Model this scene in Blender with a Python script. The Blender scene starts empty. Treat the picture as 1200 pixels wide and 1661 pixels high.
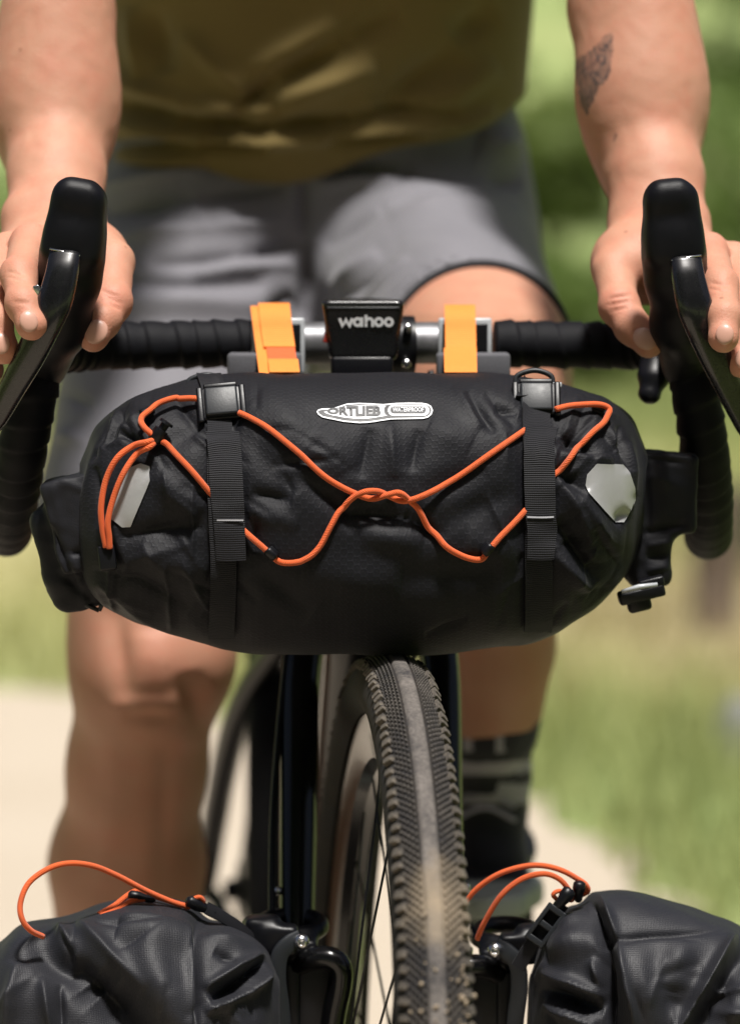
import bpy, bmesh, math, random
import numpy as np
from mathutils import Vector, Matrix
from mathutils.bvhtree import BVHTree

random.seed(7)
RNG = np.random.default_rng(11)
SC = bpy.context.scene
COL = SC.collection
R = math.radians

# ------------------------------------------------------------------ camera
CAM_Y, CAM_Z, PITCH, LENS = -2.6, 1.007, R(4.4), 114.4
FPX = 1200.0 * LENS / 24.0
cam_data = bpy.data.cameras.new('camera')
cam = bpy.data.objects.new('camera', cam_data)
COL.objects.link(cam)
cam.location = (0, CAM_Y, CAM_Z)
cam.rotation_euler = (math.pi / 2 - PITCH, 0, 0)
cam_data.sensor_fit = 'HORIZONTAL'
cam_data.sensor_width = 24.0
cam_data.lens = LENS
cam_data.clip_start = 0.05
cam_data.clip_end = 600
cam_data.dof.use_dof = True
cam_data.dof.focus_distance = 2.40
cam_data.dof.aperture_fstop = 3.3
SC.camera = cam

# ------------------------------------------------------------------ sky, sun, exposure
SUN_EL, SUN_AZ = R(70), R(16)          # azimuth: measured from behind the camera towards its right
world = bpy.data.worlds.new('World')
SC.world = world
world.use_nodes = True
wn = world.node_tree
wn.nodes.clear()
w_out = wn.nodes.new('ShaderNodeOutputWorld')
w_bg = wn.nodes.new('ShaderNodeBackground')
w_sky = wn.nodes.new('ShaderNodeTexSky')
w_sky.sky_type = 'NISHITA'
w_sky.sun_disc = False
w_sky.sun_elevation = SUN_EL
w_sky.sun_rotation = math.pi - SUN_AZ
w_sky.air_density = 0.7
w_sky.dust_density = 5.0
w_sky.ozone_density = 1.0
w_bg.inputs['Strength'].default_value = 0.05
wn.links.new(w_sky.outputs[0], w_bg.inputs['Color'])
wn.links.new(w_bg.outputs[0], w_out.inputs['Surface'])
sun_data = bpy.data.lights.new('sun', 'SUN')
sun = bpy.data.objects.new('sun', sun_data)
COL.objects.link(sun)
sun_data.energy = 5.0
sun_data.angle = R(7)
sun_data.color = (1.0, 0.965, 0.915)
sdir = Vector((math.sin(SUN_AZ) * math.cos(SUN_EL), -math.cos(SUN_AZ) * math.cos(SUN_EL), math.sin(SUN_EL)))
sun.rotation_euler = sdir.to_track_quat('Z', 'Y').to_euler()
SC.view_settings.view_transform = 'Standard'
SC.view_settings.look = 'None'
SC.view_settings.exposure = 0.40
SC.view_settings.gamma = 1.0
SC.render.engine = 'CYCLES'
SC.cycles.use_denoising = True
SC.cycles.max_bounces = 8
SC.cycles.transparent_max_bounces = 8

# ------------------------------------------------------------------ geometry helpers
F_FWD = np.array([0, math.cos(PITCH), -math.sin(PITCH)])
F_UP = np.array([0, math.sin(PITCH), math.cos(PITCH)])
CAMP = np.array([0, CAM_Y, CAM_Z])

def ray(px, py):
    d = F_FWD * FPX + np.array([1.0, 0, 0]) * (px - 600.0) - F_UP * (py - 830.5)
    return d
def P(px, py, Y):
    """the point at depth Y that stands at this spot of the photograph"""
    d = ray(px, py)
    return CAMP + d * ((Y - CAM_Y) / d[1])
def proj(V):
    q = np.asarray(V) - CAMP
    z = q @ F_FWD
    return 600 + FPX * q[:, 0] / z, 830.5 - FPX * (q @ F_UP) / z
def mpp(Y):
    return (Y - CAM_Y) / FPX

def catmull(pts, n=8):
    pts = [np.asarray(p, float) for p in pts]
    out = []
    for i in range(len(pts) - 1):
        p1, p2 = pts[i], pts[i + 1]
        p0 = pts[i - 1] if i else 2 * p1 - p2
        p3 = pts[i + 2] if i + 2 < len(pts) else 2 * p2 - p1
        for j in range(n):
            t = j / n
            out.append(0.5 * ((2 * p1) + (p2 - p0) * t + (2 * p0 - 5 * p1 + 4 * p2 - p3) * t * t + (3 * p1 - p0 - 3 * p2 + p3) * t ** 3))
    out.append(pts[-1])
    return np.array(out)

def frames(path, up0=None):
    path = np.asarray(path, float)
    T = np.gradient(path, axis=0)
    T /= np.linalg.norm(T, axis=1)[:, None] + 1e-12
    u = np.array([0, 0, 1.0]) if up0 is None else np.asarray(up0, float)
    if abs(u @ T[0]) > 0.95 and up0 is None:
        u = np.array([1.0, 0, 0])
    U, W = [], []
    for t in T:
        u = u - t * (u @ t)
        u /= np.linalg.norm(u) + 1e-12
        U.append(u.copy())
        W.append(np.cross(t, u))
    return T, np.array(U), np.array(W)

def tube(path, rad, n=12, ru=None, up0=None, cap=True, power=2.0):
    """swept tube; rad along W, ru along U (same when None)"""
    path = np.asarray(path, float)
    m = len(path)
    rad = np.full(m, rad) if np.isscalar(rad) else np.asarray(rad, float)
    ru = rad if ru is None else (np.full(m, ru) if np.isscalar(ru) else np.asarray(ru, float))
    T, U, W = frames(path, up0)
    a = np.arange(n) * 2 * math.pi / n
    ca, sa = np.cos(a), np.sin(a)
    if power != 2.0:
        ca = np.sign(ca) * np.abs(ca) ** (2 / power)
        sa = np.sign(sa) * np.abs(sa) ** (2 / power)
    V = path[:, None, :] + U[:, None, :] * (ru[:, None, None] * sa[None, :, None]) + W[:, None, :] * (rad[:, None, None] * ca[None, :, None])
    V = V.reshape(-1, 3)
    Fs = []
    for i in range(m - 1):
        for j in range(n):
            k = (j + 1) % n
            Fs.append((i * n + j, i * n + k, (i + 1) * n + k, (i + 1) * n + j))
    if cap:
        Fs.append(tuple(range(n - 1, -1, -1)))
        Fs.append(tuple((m - 1) * n + j for j in range(n)))
    return V, Fs

def join(*vf):
    V, Fs, o = [], [], 0
    for v, f in vf:
        V.append(np.asarray(v, float))
        Fs += [tuple(i + o for i in q) for q in f]
        o += len(v)
    return np.concatenate(V), Fs

def box(c, x, y, z, ax=None, bev=0.0):
    """oriented box, half sizes x y z, optional chamfer"""
    ax = np.eye(3) if ax is None else np.asarray(ax, float)
    bm = bmesh.new()
    bmesh.ops.create_cube(bm, size=2)
    for v in bm.verts:
        v.co = Vector((v.co.x * x, v.co.y * y, v.co.z * z))
    if bev > 0:
        bmesh.ops.bevel(bm, geom=list(bm.edges), offset=bev, segments=3, profile=0.5, affect='EDGES')
    bm.verts.index_update()
    V = np.array([v.co[:] for v in bm.verts])
    Fs = [tuple(v.index for v in f.verts) for f in bm.faces]
    bm.free()
    return V @ ax + np.asarray(c), Fs

def revolve(profile, n, center, ax, ay, az, arc=(0, 2 * math.pi), closed_profile=True):
    """profile points (offset along ax, radius); swept about ax"""
    full = abs(arc[1] - arc[0] - 2 * math.pi) < 1e-6
    m = len(profile)
    angs = [arc[0] + (arc[1] - arc[0]) * i / (n if full else n - 1) for i in range(n)]
    V = np.array([center + ax * o + (ay * math.cos(a) + az * math.sin(a)) * r for a in angs for (o, r) in profile])
    Fs = []
    for i in range(n if full else n - 1):
        k = (i + 1) % n
        for j in range(m if closed_profile else m - 1):
            l = (j + 1) % m
            Fs.append((i * m + j, k * m + j, k * m + l, i * m + l))
    return V, Fs

def vnormals(V, F4):
    n = np.cross(V[F4[:, 2]] - V[F4[:, 0]], V[F4[:, 3]] - V[F4[:, 1]])
    N = np.zeros_like(V)
    for j in range(4):
        for c in range(3):
            N[:, c] += np.bincount(F4[:, j], n[:, c], len(V))
    return N / (np.linalg.norm(N, axis=1)[:, None] + 1e-12)

# ------------------------------------------------------------------ implicit surfaces, meshed with surface nets
class Field:
    def __init__(s, lo, hi, h):
        s.h = h
        s.lo = np.asarray(lo, float)
        n = np.ceil((np.asarray(hi) - s.lo) / h).astype(int) + 1
        s.ax = [s.lo[i] + h * np.arange(n[i]) for i in range(3)]
        s.v = np.full(tuple(n), 1.0, np.float32)
    def _win(s, lo, hi):
        sl = []
        for i in range(3):
            a = int(max(0, math.floor((lo[i] - s.lo[i]) / s.h)))
            b = int(min(len(s.ax[i]), math.ceil((hi[i] - s.lo[i]) / s.h) + 1))
            if b <= a:
                return None, None
            sl.append(slice(a, b))
        X = s.ax[0][sl[0]][:, None, None]
        Y = s.ax[1][sl[1]][None, :, None]
        Z = s.ax[2][sl[2]][None, None, :]
        return tuple(sl), (X, Y, Z)
    def _put(s, sl, d, k, op):
        a = s.v[sl]
        if op == 'add':
            if k > 0:
                t = np.clip(0.5 + 0.5 * (d - a) / k, 0, 1)
                s.v[sl] = d * (1 - t) + a * t - k * t * (1 - t)
            else:
                s.v[sl] = np.minimum(a, d)
        else:
            d = -d
            if k > 0:
                t = np.clip(0.5 - 0.5 * (d - a) / k, 0, 1)
                s.v[sl] = d * (1 - t) + a * t + k * t * (1 - t)
            else:
                s.v[sl] = np.maximum(a, d)
    def cone(s, a, b, ra, rb, k=0.0, flat=None, f=1.0, op='add', cut=False):
        """rounded cone from a to b; flat = a direction in which it is f times as thick"""
        a, b = np.asarray(a, float), np.asarray(b, float)
        m = max(ra, rb) * max(1, f) + 3 * k + 3 * s.h + 0.01
        sl, g = s._win(np.minimum(a, b) - m, np.maximum(a, b) + m)
        if sl is None:
            return
        ba = b - a
        L2 = ba @ ba + 1e-12
        q = [g[i] - a[i] for i in range(3)]
        traw = (q[0] * ba[0] + q[1] * ba[1] + q[2] * ba[2]) / L2
        t = np.clip(traw, 0, 1)
        e = [q[i] - t * ba[i] for i in range(3)]
        if flat is not None:
            w = np.asarray(flat, float)
            w = w - ba * (w @ ba) / L2
            w /= np.linalg.norm(w)
            c = e[0] * w[0] + e[1] * w[1] + e[2] * w[2]
            e = [e[i] - w[i] * c * (1 - 1 / f) for i in range(3)]
        d = np.sqrt(e[0] ** 2 + e[1] ** 2 + e[2] ** 2) - (ra + (rb - ra) * t)
        if cut:
            d = np.maximum(d, np.maximum(-traw, traw - 1) * math.sqrt(L2))
        s._put(sl, d.astype(np.float32), k, op)
    def ell(s, c, r, k=0.0, ax=None, op='add'):
        c, r = np.asarray(c, float), np.asarray(r, float)
        m = r.max() + 3 * k + 3 * s.h + 0.005
        sl, g = s._win(c - m, c + m)
        if sl is None:
            return
        q = [g[i] - c[i] for i in range(3)]
        if ax is not None:
            q = [q[0] * ax[i][0] + q[1] * ax[i][1] + q[2] * ax[i][2] for i in range(3)]
        l = np.sqrt((q[0] / r[0]) ** 2 + (q[1] / r[1]) ** 2 + (q[2] / r[2]) ** 2)
        l2 = np.sqrt((q[0] / r[0] ** 2) ** 2 + (q[1] / r[1] ** 2) ** 2 + (q[2] / r[2] ** 2) ** 2) + 1e-9
        d = l * (l - 1) / l2
        s._put(sl, d.astype(np.float32), k, op)
    def rbox(s, c, r, rnd, k=0.0, ax=None, op='add'):
        c, r = np.asarray(c, float), np.asarray(r, float)
        m = np.linalg.norm(r) + 3 * k + 3 * s.h + 0.005
        sl, g = s._win(c - m, c + m)
        if sl is None:
            return
        q = [g[i] - c[i] for i in range(3)]
        if ax is not None:
            q = [q[0] * ax[i][0] + q[1] * ax[i][1] + q[2] * ax[i][2] for i in range(3)]
        q = [np.abs(q[i]) - (r[i] - rnd) for i in range(3)]
        o = np.sqrt(np.maximum(q[0], 0) ** 2 + np.maximum(q[1], 0) ** 2 + np.maximum(q[2], 0) ** 2)
        d = o + np.minimum(np.maximum(np.maximum(q[0], q[1]), q[2]), 0) - rnd
        s._put(sl, d.astype(np.float32), k, op)
    def chain(s, pts, k=0.01, flat=None, f=1.0):
        for (a, ra), (b, rb) in zip(pts[:-1], pts[1:]):
            s.cone(a, b, ra, rb, k, flat, f)
    def halfspace(s, p, n):
        """keep what lies on the side n points away from"""
        p, n = np.asarray(p, float), np.asarray(n, float)
        n = n / np.linalg.norm(n)
        d = (s.ax[0][:, None, None] - p[0]) * n[0] + (s.ax[1][None, :, None] - p[1]) * n[1] + (s.ax[2][None, None, :] - p[2]) * n[2]
        s.v = np.maximum(s.v, d.astype(np.float32))
    def mesh(s):
        v = s.v
        for i in range(3):
            for e in (0, -1):
                idx = [slice(None)] * 3
                idx[i] = e
                v[tuple(idx)] = np.maximum(v[tuple(idx)], 1e-4)
        ins = v < 0
        c = sum(ins[a:ins.shape[0] - 1 + a, b:ins.shape[1] - 1 + b, d:ins.shape[2] - 1 + d].astype(np.int8) for a in (0, 1) for b in (0, 1) for d in (0, 1))
        mixed = (c > 0) & (c < 8)
        I, J, K = np.nonzero(mixed)
        idx = np.full(mixed.shape, -1, np.int64)
        idx[mixed] = np.arange(len(I))
        acc = np.zeros((len(I), 3))
        cnt = np.zeros(len(I))
        for ax_ in range(3):
            for u in (0, 1):
                for w in (0, 1):
                    a = [0, 0, 0]
                    o = [i for i in range(3) if i != ax_]
                    a[o[0]], a[o[1]] = u, w
                    b = list(a)
                    b[ax_] = 1
                    va = v[I + a[0], J + a[1], K + a[2]]
                    vb = v[I + b[0], J + b[1], K + b[2]]
                    m = (va < 0) != (vb < 0)
                    t = np.where(m, va / np.where(m, va - vb, 1), 0)
                    p = np.tile(np.array(a, float), (len(I), 1))
                    p[:, ax_] = t
                    acc += p * m[:, None]
                    cnt += m
        V = (np.stack([I, J, K], 1) + acc / cnt[:, None]) * s.h + s.lo
        quads = []
        for ax_ in range(3):
            o1, o2 = (ax_ + 1) % 3, (ax_ + 2) % 3
            A = [slice(1, -1)] * 3
            B = [slice(1, -1)] * 3
            A[ax_] = slice(0, -1)
            B[ax_] = slice(1, None)
            ia, ib = ins[tuple(A)], ins[tuple(B)]
            for flip in (False, True):
                pos = np.nonzero(ib & ~ia if flip else ia & ~ib)
                g = [pos[0].copy(), pos[1].copy(), pos[2].copy()]
                g[o1] += 1
                g[o2] += 1
                def cell(d1, d2):
                    q = [g[0].copy(), g[1].copy(), g[2].copy()]
                    q[o1] += d1
                    q[o2] += d2
                    return idx[q[0], q[1], q[2]]
                qd = np.stack([cell(-1, -1), cell(0, -1), cell(0, 0), cell(-1, 0)], 1)
                quads.append(qd[:, ::-1] if flip else qd)
        return V, np.concatenate(quads)

def relax(V, F4, it=2, f=0.5):
    E = np.concatenate([F4[:, [0, 1]], F4[:, [1, 2]], F4[:, [2, 3]], F4[:, [3, 0]]])
    E = np.concatenate([E, E[:, ::-1]])
    deg = np.bincount(E[:, 0], minlength=len(V))[:, None]
    for _ in range(it):
        S = np.stack([np.bincount(E[:, 0], V[E[:, 1], c], len(V)) for c in range(3)], 1)
        V = V + f * (S / np.maximum(deg, 1) - V)
    return V

def waves(V, scale, seed, n=10, sharp=False, aniso=(1, 1, 1)):
    """cheap smooth pseudo noise in about -1..1"""
    g = np.random.default_rng(seed)
    q = V * np.asarray(aniso) / scale
    w = q + 0.35 * np.sin(q[:, [1, 2, 0]] * 1.7 + g.uniform(0, 6, 3)) + 0.3 * np.sin(q[:, [2, 0, 1]] * 2.3 + g.uniform(0, 6, 3))
    out = np.zeros(len(V))
    for i in range(n):
        d = g.normal(size=3)
        d /= np.linalg.norm(d)
        x = np.sin(w @ d * g.uniform(1.5, 5.0) + g.uniform(0, 6.28))
        out += (1 - 2 * np.abs(x)) if sharp else x
    return out / math.sqrt(n)

def folds(px, py, lst, sharp=False):
    """sum of soft ridges (amp > 0) and valleys laid along segments of the cloth"""
    out = np.zeros(len(px))
    for (x1, y1, x2, y2, w, amp) in lst:
        dx, dy = x2 - x1, y2 - y1
        t = ((px - x1) * dx + (py - y1) * dy) / (dx * dx + dy * dy)
        tc = np.clip(t, 0, 1)
        bow = 0.0
        d = np.hypot(px - x1 - tc * dx, py - y1 - tc * dy)
        e = np.clip(1.15 - np.abs(2 * t - 1), 0, 1) ** 0.5
        if sharp and w < 20:
            s = 0.22 * w
            out += amp * 1.15 * e * np.exp(-(np.sqrt(d * d + s * s) - s) / (0.72 * w)) * np.exp(-(d / (2.2 * w)) ** 2)
        else:
            out += amp * e * np.exp(-(d / w) ** 2)
    return out

def facing(V, N):
    d = CAMP - V
    d /= np.linalg.norm(d, axis=1)[:, None]
    return np.clip((N * d).sum(1) * 1.6, 0, 1)

# ------------------------------------------------------------------ object helpers
ORG = {}
def thing(name, label, cat, loc, group=None):
    o = bpy.data.objects.new(name, None)
    o.empty_display_size = 0.05
    COL.objects.link(o)
    o.location = tuple(loc)
    ORG[o.name] = np.asarray(loc, float)
    o['label'] = label
    o['category'] = cat
    if group:
        o['group'] = group
    return o
def tag(o, label=None, cat=None, group=None, kind=None):
    for k, v in (('label', label), ('category', cat), ('group', group), ('kind', kind)):
        if v:
            o[k] = v
    return o
def raw_mesh(name, V, F, mats, smooth=True, midx=None, fcol=None, vec=None):
    V = np.asarray(V, float)
    me = bpy.data.meshes.new(name)
    if isinstance(F, np.ndarray):
        me.vertices.add(len(V))
        me.vertices.foreach_set('co', V.ravel())
        me.loops.add(F.size)
        me.loops.foreach_set('vertex_index', F.ravel().astype(np.int32))
        me.polygons.add(len(F))
        me.polygons.foreach_set('loop_start', (np.arange(len(F)) * F.shape[1]).astype(np.int32))
        me.polygons.foreach_set('loop_total', np.full(len(F), F.shape[1], np.int32))
        me.update(calc_edges=True)
        me.validate()
    else:
        me.from_pydata(V.tolist(), [], F)
        me.update()
    for m in (mats if isinstance(mats, (list, tuple)) else [mats]):
        me.materials.append(m)
    me.polygons.foreach_set('use_smooth', np.full(len(me.polygons), smooth))
    if midx is not None:
        me.polygons.foreach_set('material_index', np.asarray(midx, np.int32))
    for an, av in (fcol or {}).items():
        a = me.attributes.new(an, 'FLOAT', 'POINT')
        a.data.foreach_set('value', np.asarray(av, np.float32))
    for an, av in (vec or {}).items():
        a = me.attributes.new(an, 'FLOAT_VECTOR', 'POINT')
        a.data.foreach_set('vector', np.asarray(av, np.float32).ravel())
    return me
def mk(name, V, F, mats, parent=None, smooth=True, **kw):
    """one mesh object, built in world coordinates, origin at its thing's base"""
    org = ORG[parent.name] if parent else np.zeros(3)
    me = raw_mesh(name, np.asarray(V, float) - org, F, mats, smooth, **kw)
    o = bpy.data.objects.new(name, me)
    COL.objects.link(o)
    if parent:
        o.parent = parent
    ORG[o.name] = org
    return o
def crease(o, deg=35):
    """sharp edges above an angle, so that flat faces stay flat"""
    o.data.set_sharp_from_angle(angle=R(deg))
    return o

# ------------------------------------------------------------------ material helpers
class Mat:
    def __init__(s, name):
        s.m = bpy.data.materials.new(name)
        s.m.use_nodes = True
        s.t = s.m.node_tree
        s.b = s.t.nodes['Principled BSDF']
    def n(s, kind, **kw):
        nd = s.t.nodes.new(kind)
        for k, v in kw.items():
            if k.startswith('i_'):
                nd.inputs[k[2:].replace('_', ' ')].default_value = v
            else:
                setattr(nd, k, v)
        return nd
    def l(s, a, b):
        s.t.links.new(a, b)
        return s
    def set(s, **kw):
        for k, v in kw.items():
            s.b.inputs[k.replace('_', ' ')].default_value = v
        return s
    def noise(s, scale, detail=4, rough=0.55, co=None, dist=0.0):
        nd = s.n('ShaderNodeTexNoise')
        nd.inputs['Scale'].default_value = scale
        nd.inputs['Detail'].default_value = detail
        nd.inputs['Roughness'].default_value = rough
        nd.inputs['Distortion'].default_value = dist
        s.l(co if co is not None else s.co(), nd.inputs['Vector'])
        return nd.outputs['Fac']
    def co(s):
        if not hasattr(s, '_co'):
            s._co = s.n('ShaderNodeTexCoord').outputs['Object']
        return s._co
    def attr(s, name, out='Fac'):
        nd = s.n('ShaderNodeAttribute')
        nd.attribute_name = name
        return nd.outputs[out]
    def ramp(s, fac, stops):
        nd = s.n('ShaderNodeValToRGB')
        e = nd.color_ramp.elements
        while len(e) < len(stops):
            e.new(0.5)
        for i, (p, c) in enumerate(stops):
            e[i].position = p
            e[i].color = (*c, 1) if len(c) == 3 else c
        s.l(fac, nd.inputs[0])
        return nd.outputs[0]
    def mix(s, fac, a, b, mode='MIX'):
        nd = s.n('ShaderNodeMix', data_type='RGBA', blend_type=mode)
        for sock, val in ((nd.inputs[0], fac), (nd.inputs[6], a), (nd.inputs[7], b)):
            if isinstance(val, (int, float)):
                sock.default_value = val
            elif isinstance(val, tuple):
                sock.default_value = (*val, 1)
            else:
                s.l(val, sock)
        return nd.outputs[2]
    def math(s, op, a, b=0.0, c=None):
        nd = s.n('ShaderNodeMath', operation=op)
        for i, val in enumerate((a, b) if c is None else (a, b, c)):
            if isinstance(val, (int, float)):
                nd.inputs[i].default_value = val
            else:
                s.l(val, nd.inputs[i])
        return nd.outputs[0]
    def bump(s, h, strength=0.3, dist=0.001, prev=None):
        nd = s.n('ShaderNodeBump')
        nd.inputs['Strength'].default_value = strength
        nd.inputs['Distance'].default_value = dist
        s.l(h, nd.inputs['Height'])
        if prev is not None:
            s.l(prev, nd.inputs['Normal'])
        s.l(nd.outputs[0], s.b.inputs['Normal'])
        return nd.outputs[0]
    def color(s, c):
        if isinstance(c, tuple):
            s.b.inputs['Base Color'].default_value = (*c, 1)
        else:
            s.l(c, s.b.inputs['Base Color'])
        return s

def plain(name, c, rough=0.5, metal=0.0, coat=0.0, var=0.15, bump=0.0, bscale=900, spec=0.5):
    m = Mat(name)
    nz = m.noise(60, 5)
    lo = tuple(x * (1 - var) for x in c)
    hi = tuple(min(1, x * (1 + var)) for x in c)
    m.color(m.mix(nz, lo, hi))
    m.set(Roughness=rough, Metallic=metal, Coat_Weight=coat, Specular_IOR_Level=spec)
    r = m.math('MULTIPLY_ADD', m.noise(220, 3), rough * 0.35, rough * 0.82)
    m.l(r, m.b.inputs['Roughness'])
    if bump:
        m.bump(m.noise(bscale, 2), bump, 0.0006)
    return m.m

def fabric(name, lo, hi, hexpitch=0.0, rough=0.55, weave=2600, wstr=0.35, spec=0.5, twill=0.0):
    """coated nylon: soft tone drift, a fine weave, optional honeycomb ripstop"""
    m = Mat(name)
    c = m.mix(m.noise(14, 4), lo, hi)
    sp = m.noise(weave, 1, 0.4)
    c = m.mix(m.math('MULTIPLY', sp, 0.4), c, tuple(x * 2.0 for x in hi))
    prev = m.bump(sp, wstr, 0.0004)
    if twill:
        sx = m.n('ShaderNodeSeparateXYZ')
        m.l(m.co(), sx.inputs[0])
        k = 2 * math.pi / twill
        d1 = m.math('SINE', m.math('MULTIPLY', m.math('ADD', sx.outputs[0], sx.outputs[2]), k))
        d2 = m.math('SINE', m.math('MULTIPLY', m.math('SUBTRACT', sx.outputs[0], sx.outputs[2]), k))
        tw = m.math('MULTIPLY_ADD', m.math('MULTIPLY', d1, d2), 0.5, 0.5)
        c = m.mix(m.math('MULTIPLY', tw, 0.3), c, tuple(x * 2.0 for x in hi))
        prev = m.bump(tw, 0.25, 0.0005, prev)
    if hexpitch:
        fv = m.attr('fuv', 'Vector')
        acc = None
        for a in (0, 60, 120):
            d = m.n('ShaderNodeVectorMath', operation='DOT_PRODUCT')
            m.l(fv, d.inputs[0])
            d.inputs[1].default_value = (math.cos(R(a)) * 2 * math.pi / hexpitch, math.sin(R(a)) * 2 * math.pi / hexpitch, 0)
            sn = m.math('COSINE', d.outputs['Value'])
            acc = sn if acc is None else m.math('ADD', acc, sn)
        hx = m.n('ShaderNodeMapRange', i_From_Min=-1.5, i_From_Max=-0.6, i_To_Min=1.0, i_To_Max=0.0)
        m.l(acc, hx.inputs[0])
        c = m.mix(m.math('MULTIPLY', hx.outputs[0], 0.4), c, tuple(x * 2.4 for x in hi))
        m.bump(hx.outputs[0], 0.25, 0.0005, prev)
    du = m.n('ShaderNodeMapRange', i_From_Min=0.56, i_From_Max=0.80, i_To_Min=0.0, i_To_Max=0.34)
    m.l(m.noise(23, 8, 0.72), du.inputs[0])
    c = m.mix(du.outputs[0], c, (0.034, 0.032, 0.032))
    m.color(c)
    m.set(Specular_IOR_Level=spec)
    m.l(m.math('MULTIPLY_ADD', m.noise(40, 4), 0.25, rough - 0.12), m.b.inputs['Roughness'])
    m.set(Sheen_Weight=0.03, Sheen_Roughness=0.4)
    return m.m

M = {}
M['bag'] = fabric('bag_nylon', (0.0030, 0.0031, 0.0044), (0.0056, 0.0057, 0.0078), 0.0044, 0.58, spec=0.2)
M['pannier'] = fabric('pannier_nylon', (0.0062, 0.0064, 0.0086), (0.0105, 0.0108, 0.0140), 0.0, 0.57, 1100, 0.45, spec=0.34, twill=0.0022)
M['collar'] = fabric('collar_nylon', (0.0062, 0.0063, 0.0082), (0.011, 0.0112, 0.0142), 0.0, 0.6, 1300, 0.5, spec=0.2)
M['foam'] = fabric('grey_foam_block', (0.055, 0.055, 0.062), (0.085, 0.085, 0.095), 0.0, 0.85, 900, 0.6)
M['plastic'] = plain('black_plastic', (0.0042, 0.0043, 0.0060), 0.38, var=0.1, bump=0.08, spec=0.28)
M['plastic_sheen'] = plain('satin_black_plastic', (0.016, 0.018, 0.021), 0.42, var=0.1, bump=0.1, spec=0.3)
M['rubber'] = plain('hood_rubber', (0.0034, 0.0035, 0.0052), 0.44, var=0.12, bump=0.25, bscale=2400, spec=0.2)
M['carbon'] = plain('lever_gloss_black', (0.006, 0.006, 0.007), 0.27, coat=0.3, var=0.3, spec=0.45)
M['paint'] = plain('frame_gloss_black', (0.004, 0.004, 0.0045), 0.20, coat=0.12, var=0.2, spec=0.36)
M['paint_wine'] = plain('fork_dark_paint', (0.016, 0.011, 0.012), 0.2, coat=0.7, var=0.3)
M['steel'] = plain('bright_steel', (0.62, 0.62, 0.63), 0.24, metal=1.0, var=0.12, bump=0.05)
M['alloy'] = plain('bare_alloy', (0.19, 0.19, 0.20), 0.45, metal=0.7, var=0.7, bump=0.2, bscale=160)
M['spoke'] = plain('black_steel', (0.03, 0.03, 0.032), 0.3, metal=0.6)
M['clear'] = plain('milky_plastic', (0.42, 0.44, 0.46), 0.28, var=0.2)
M['reflect'] = plain('grey_reflective_film', (0.36, 0.36, 0.36), 0.42, metal=0.25, var=0.14, bump=0.2, bscale=300)
M['ink_white'] = plain('white_print', (0.72, 0.73, 0.75), 0.5, var=0.04)
M['ink_black'] = plain('black_print', (0.02, 0.02, 0.023), 0.5, var=0.04)
M['nail'] = plain('finger_nail', (0.52, 0.29, 0.22), 0.36, var=0.08)
M['stitch'] = plain('grey_thread', (0.42, 0.42, 0.45), 0.7, var=0.1)

def cordmat(name, c):
    m = Mat(name)
    uv = m.attr('fuv', 'Vector')
    w = m.n('ShaderNodeTexWave', wave_type='BANDS', bands_direction='DIAGONAL', i_Scale=1.0, i_Distortion=0.4)
    m.l(uv, w.inputs['Vector'])
    cc = m.mix(m.math('MULTIPLY', w.outputs['Fac'], 0.5), tuple(x * 0.8 for x in c), tuple(min(1, x * 1.3) for x in c))
    fl = m.ramp(m.noise(2.6, 3, 0.6, uv), [(0.60, (0, 0, 0)), (0.72, (0.55, 0.55, 0.55))])
    cc = m.mix(fl, cc, (0.80, 0.30, 0.12))
    m.color(m.mix(m.ramp(m.noise(55, 5), [(0.5, (0, 0, 0)), (0.8, (0.35, 0.35, 0.35))]), cc, (0.30, 0.07, 0.03)))
    m.set(Roughness=0.68, Sheen_Weight=0.15, Specular_IOR_Level=0.3)
    m.bump(w.outputs['Fac'], 0.6, 0.0006)
    return m.m
M['cord'] = cordmat('orange_cord', (0.72, 0.115, 0.024))

def webmat(name, c, pitch, scale=1.0):
    m = Mat(name)
    uv = m.attr('fuv', 'Vector')
    sep = m.n('ShaderNodeSeparateXYZ')
    m.l(uv, sep.inputs[0])
    a = m.math('SINE', m.math('MULTIPLY', sep.outputs[1], 2 * math.pi / pitch))
    b = m.math('SINE', m.math('MULTIPLY', sep.outputs[0], 2 * math.pi / (pitch * 0.9)))
    h = m.math('MULTIPLY_ADD', m.math('MULTIPLY', a, b), 0.3, a)
    hm = m.math('MULTIPLY_ADD', h, 0.5, 0.5)
    cc = m.mix(hm, tuple(x * 0.6 for x in c), tuple(min(1, x * 1.6) for x in c))
    m.color(m.mix(m.math('MULTIPLY', m.noise(900, 2), 0.4), cc, tuple(min(1, x * 1.5) for x in c)))
    m.set(Roughness=0.62, Sheen_Weight=0.03, Specular_IOR_Level=0.2)
    m.bump(hm, 0.6, 0.0006)
    return m.m
M['web'] = webmat('black_webbing', (0.0085, 0.0085, 0.0108), 0.0015)
M['velcro'] = webmat('orange_hook_strap', (0.76, 0.205, 0.038), 0.0021)
M['velcro_shade'] = webmat('hook_strap_shade', (0.62, 0.10, 0.03), 0.0016)  # deeper red puts the shadow of the recess into the strap colour

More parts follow.
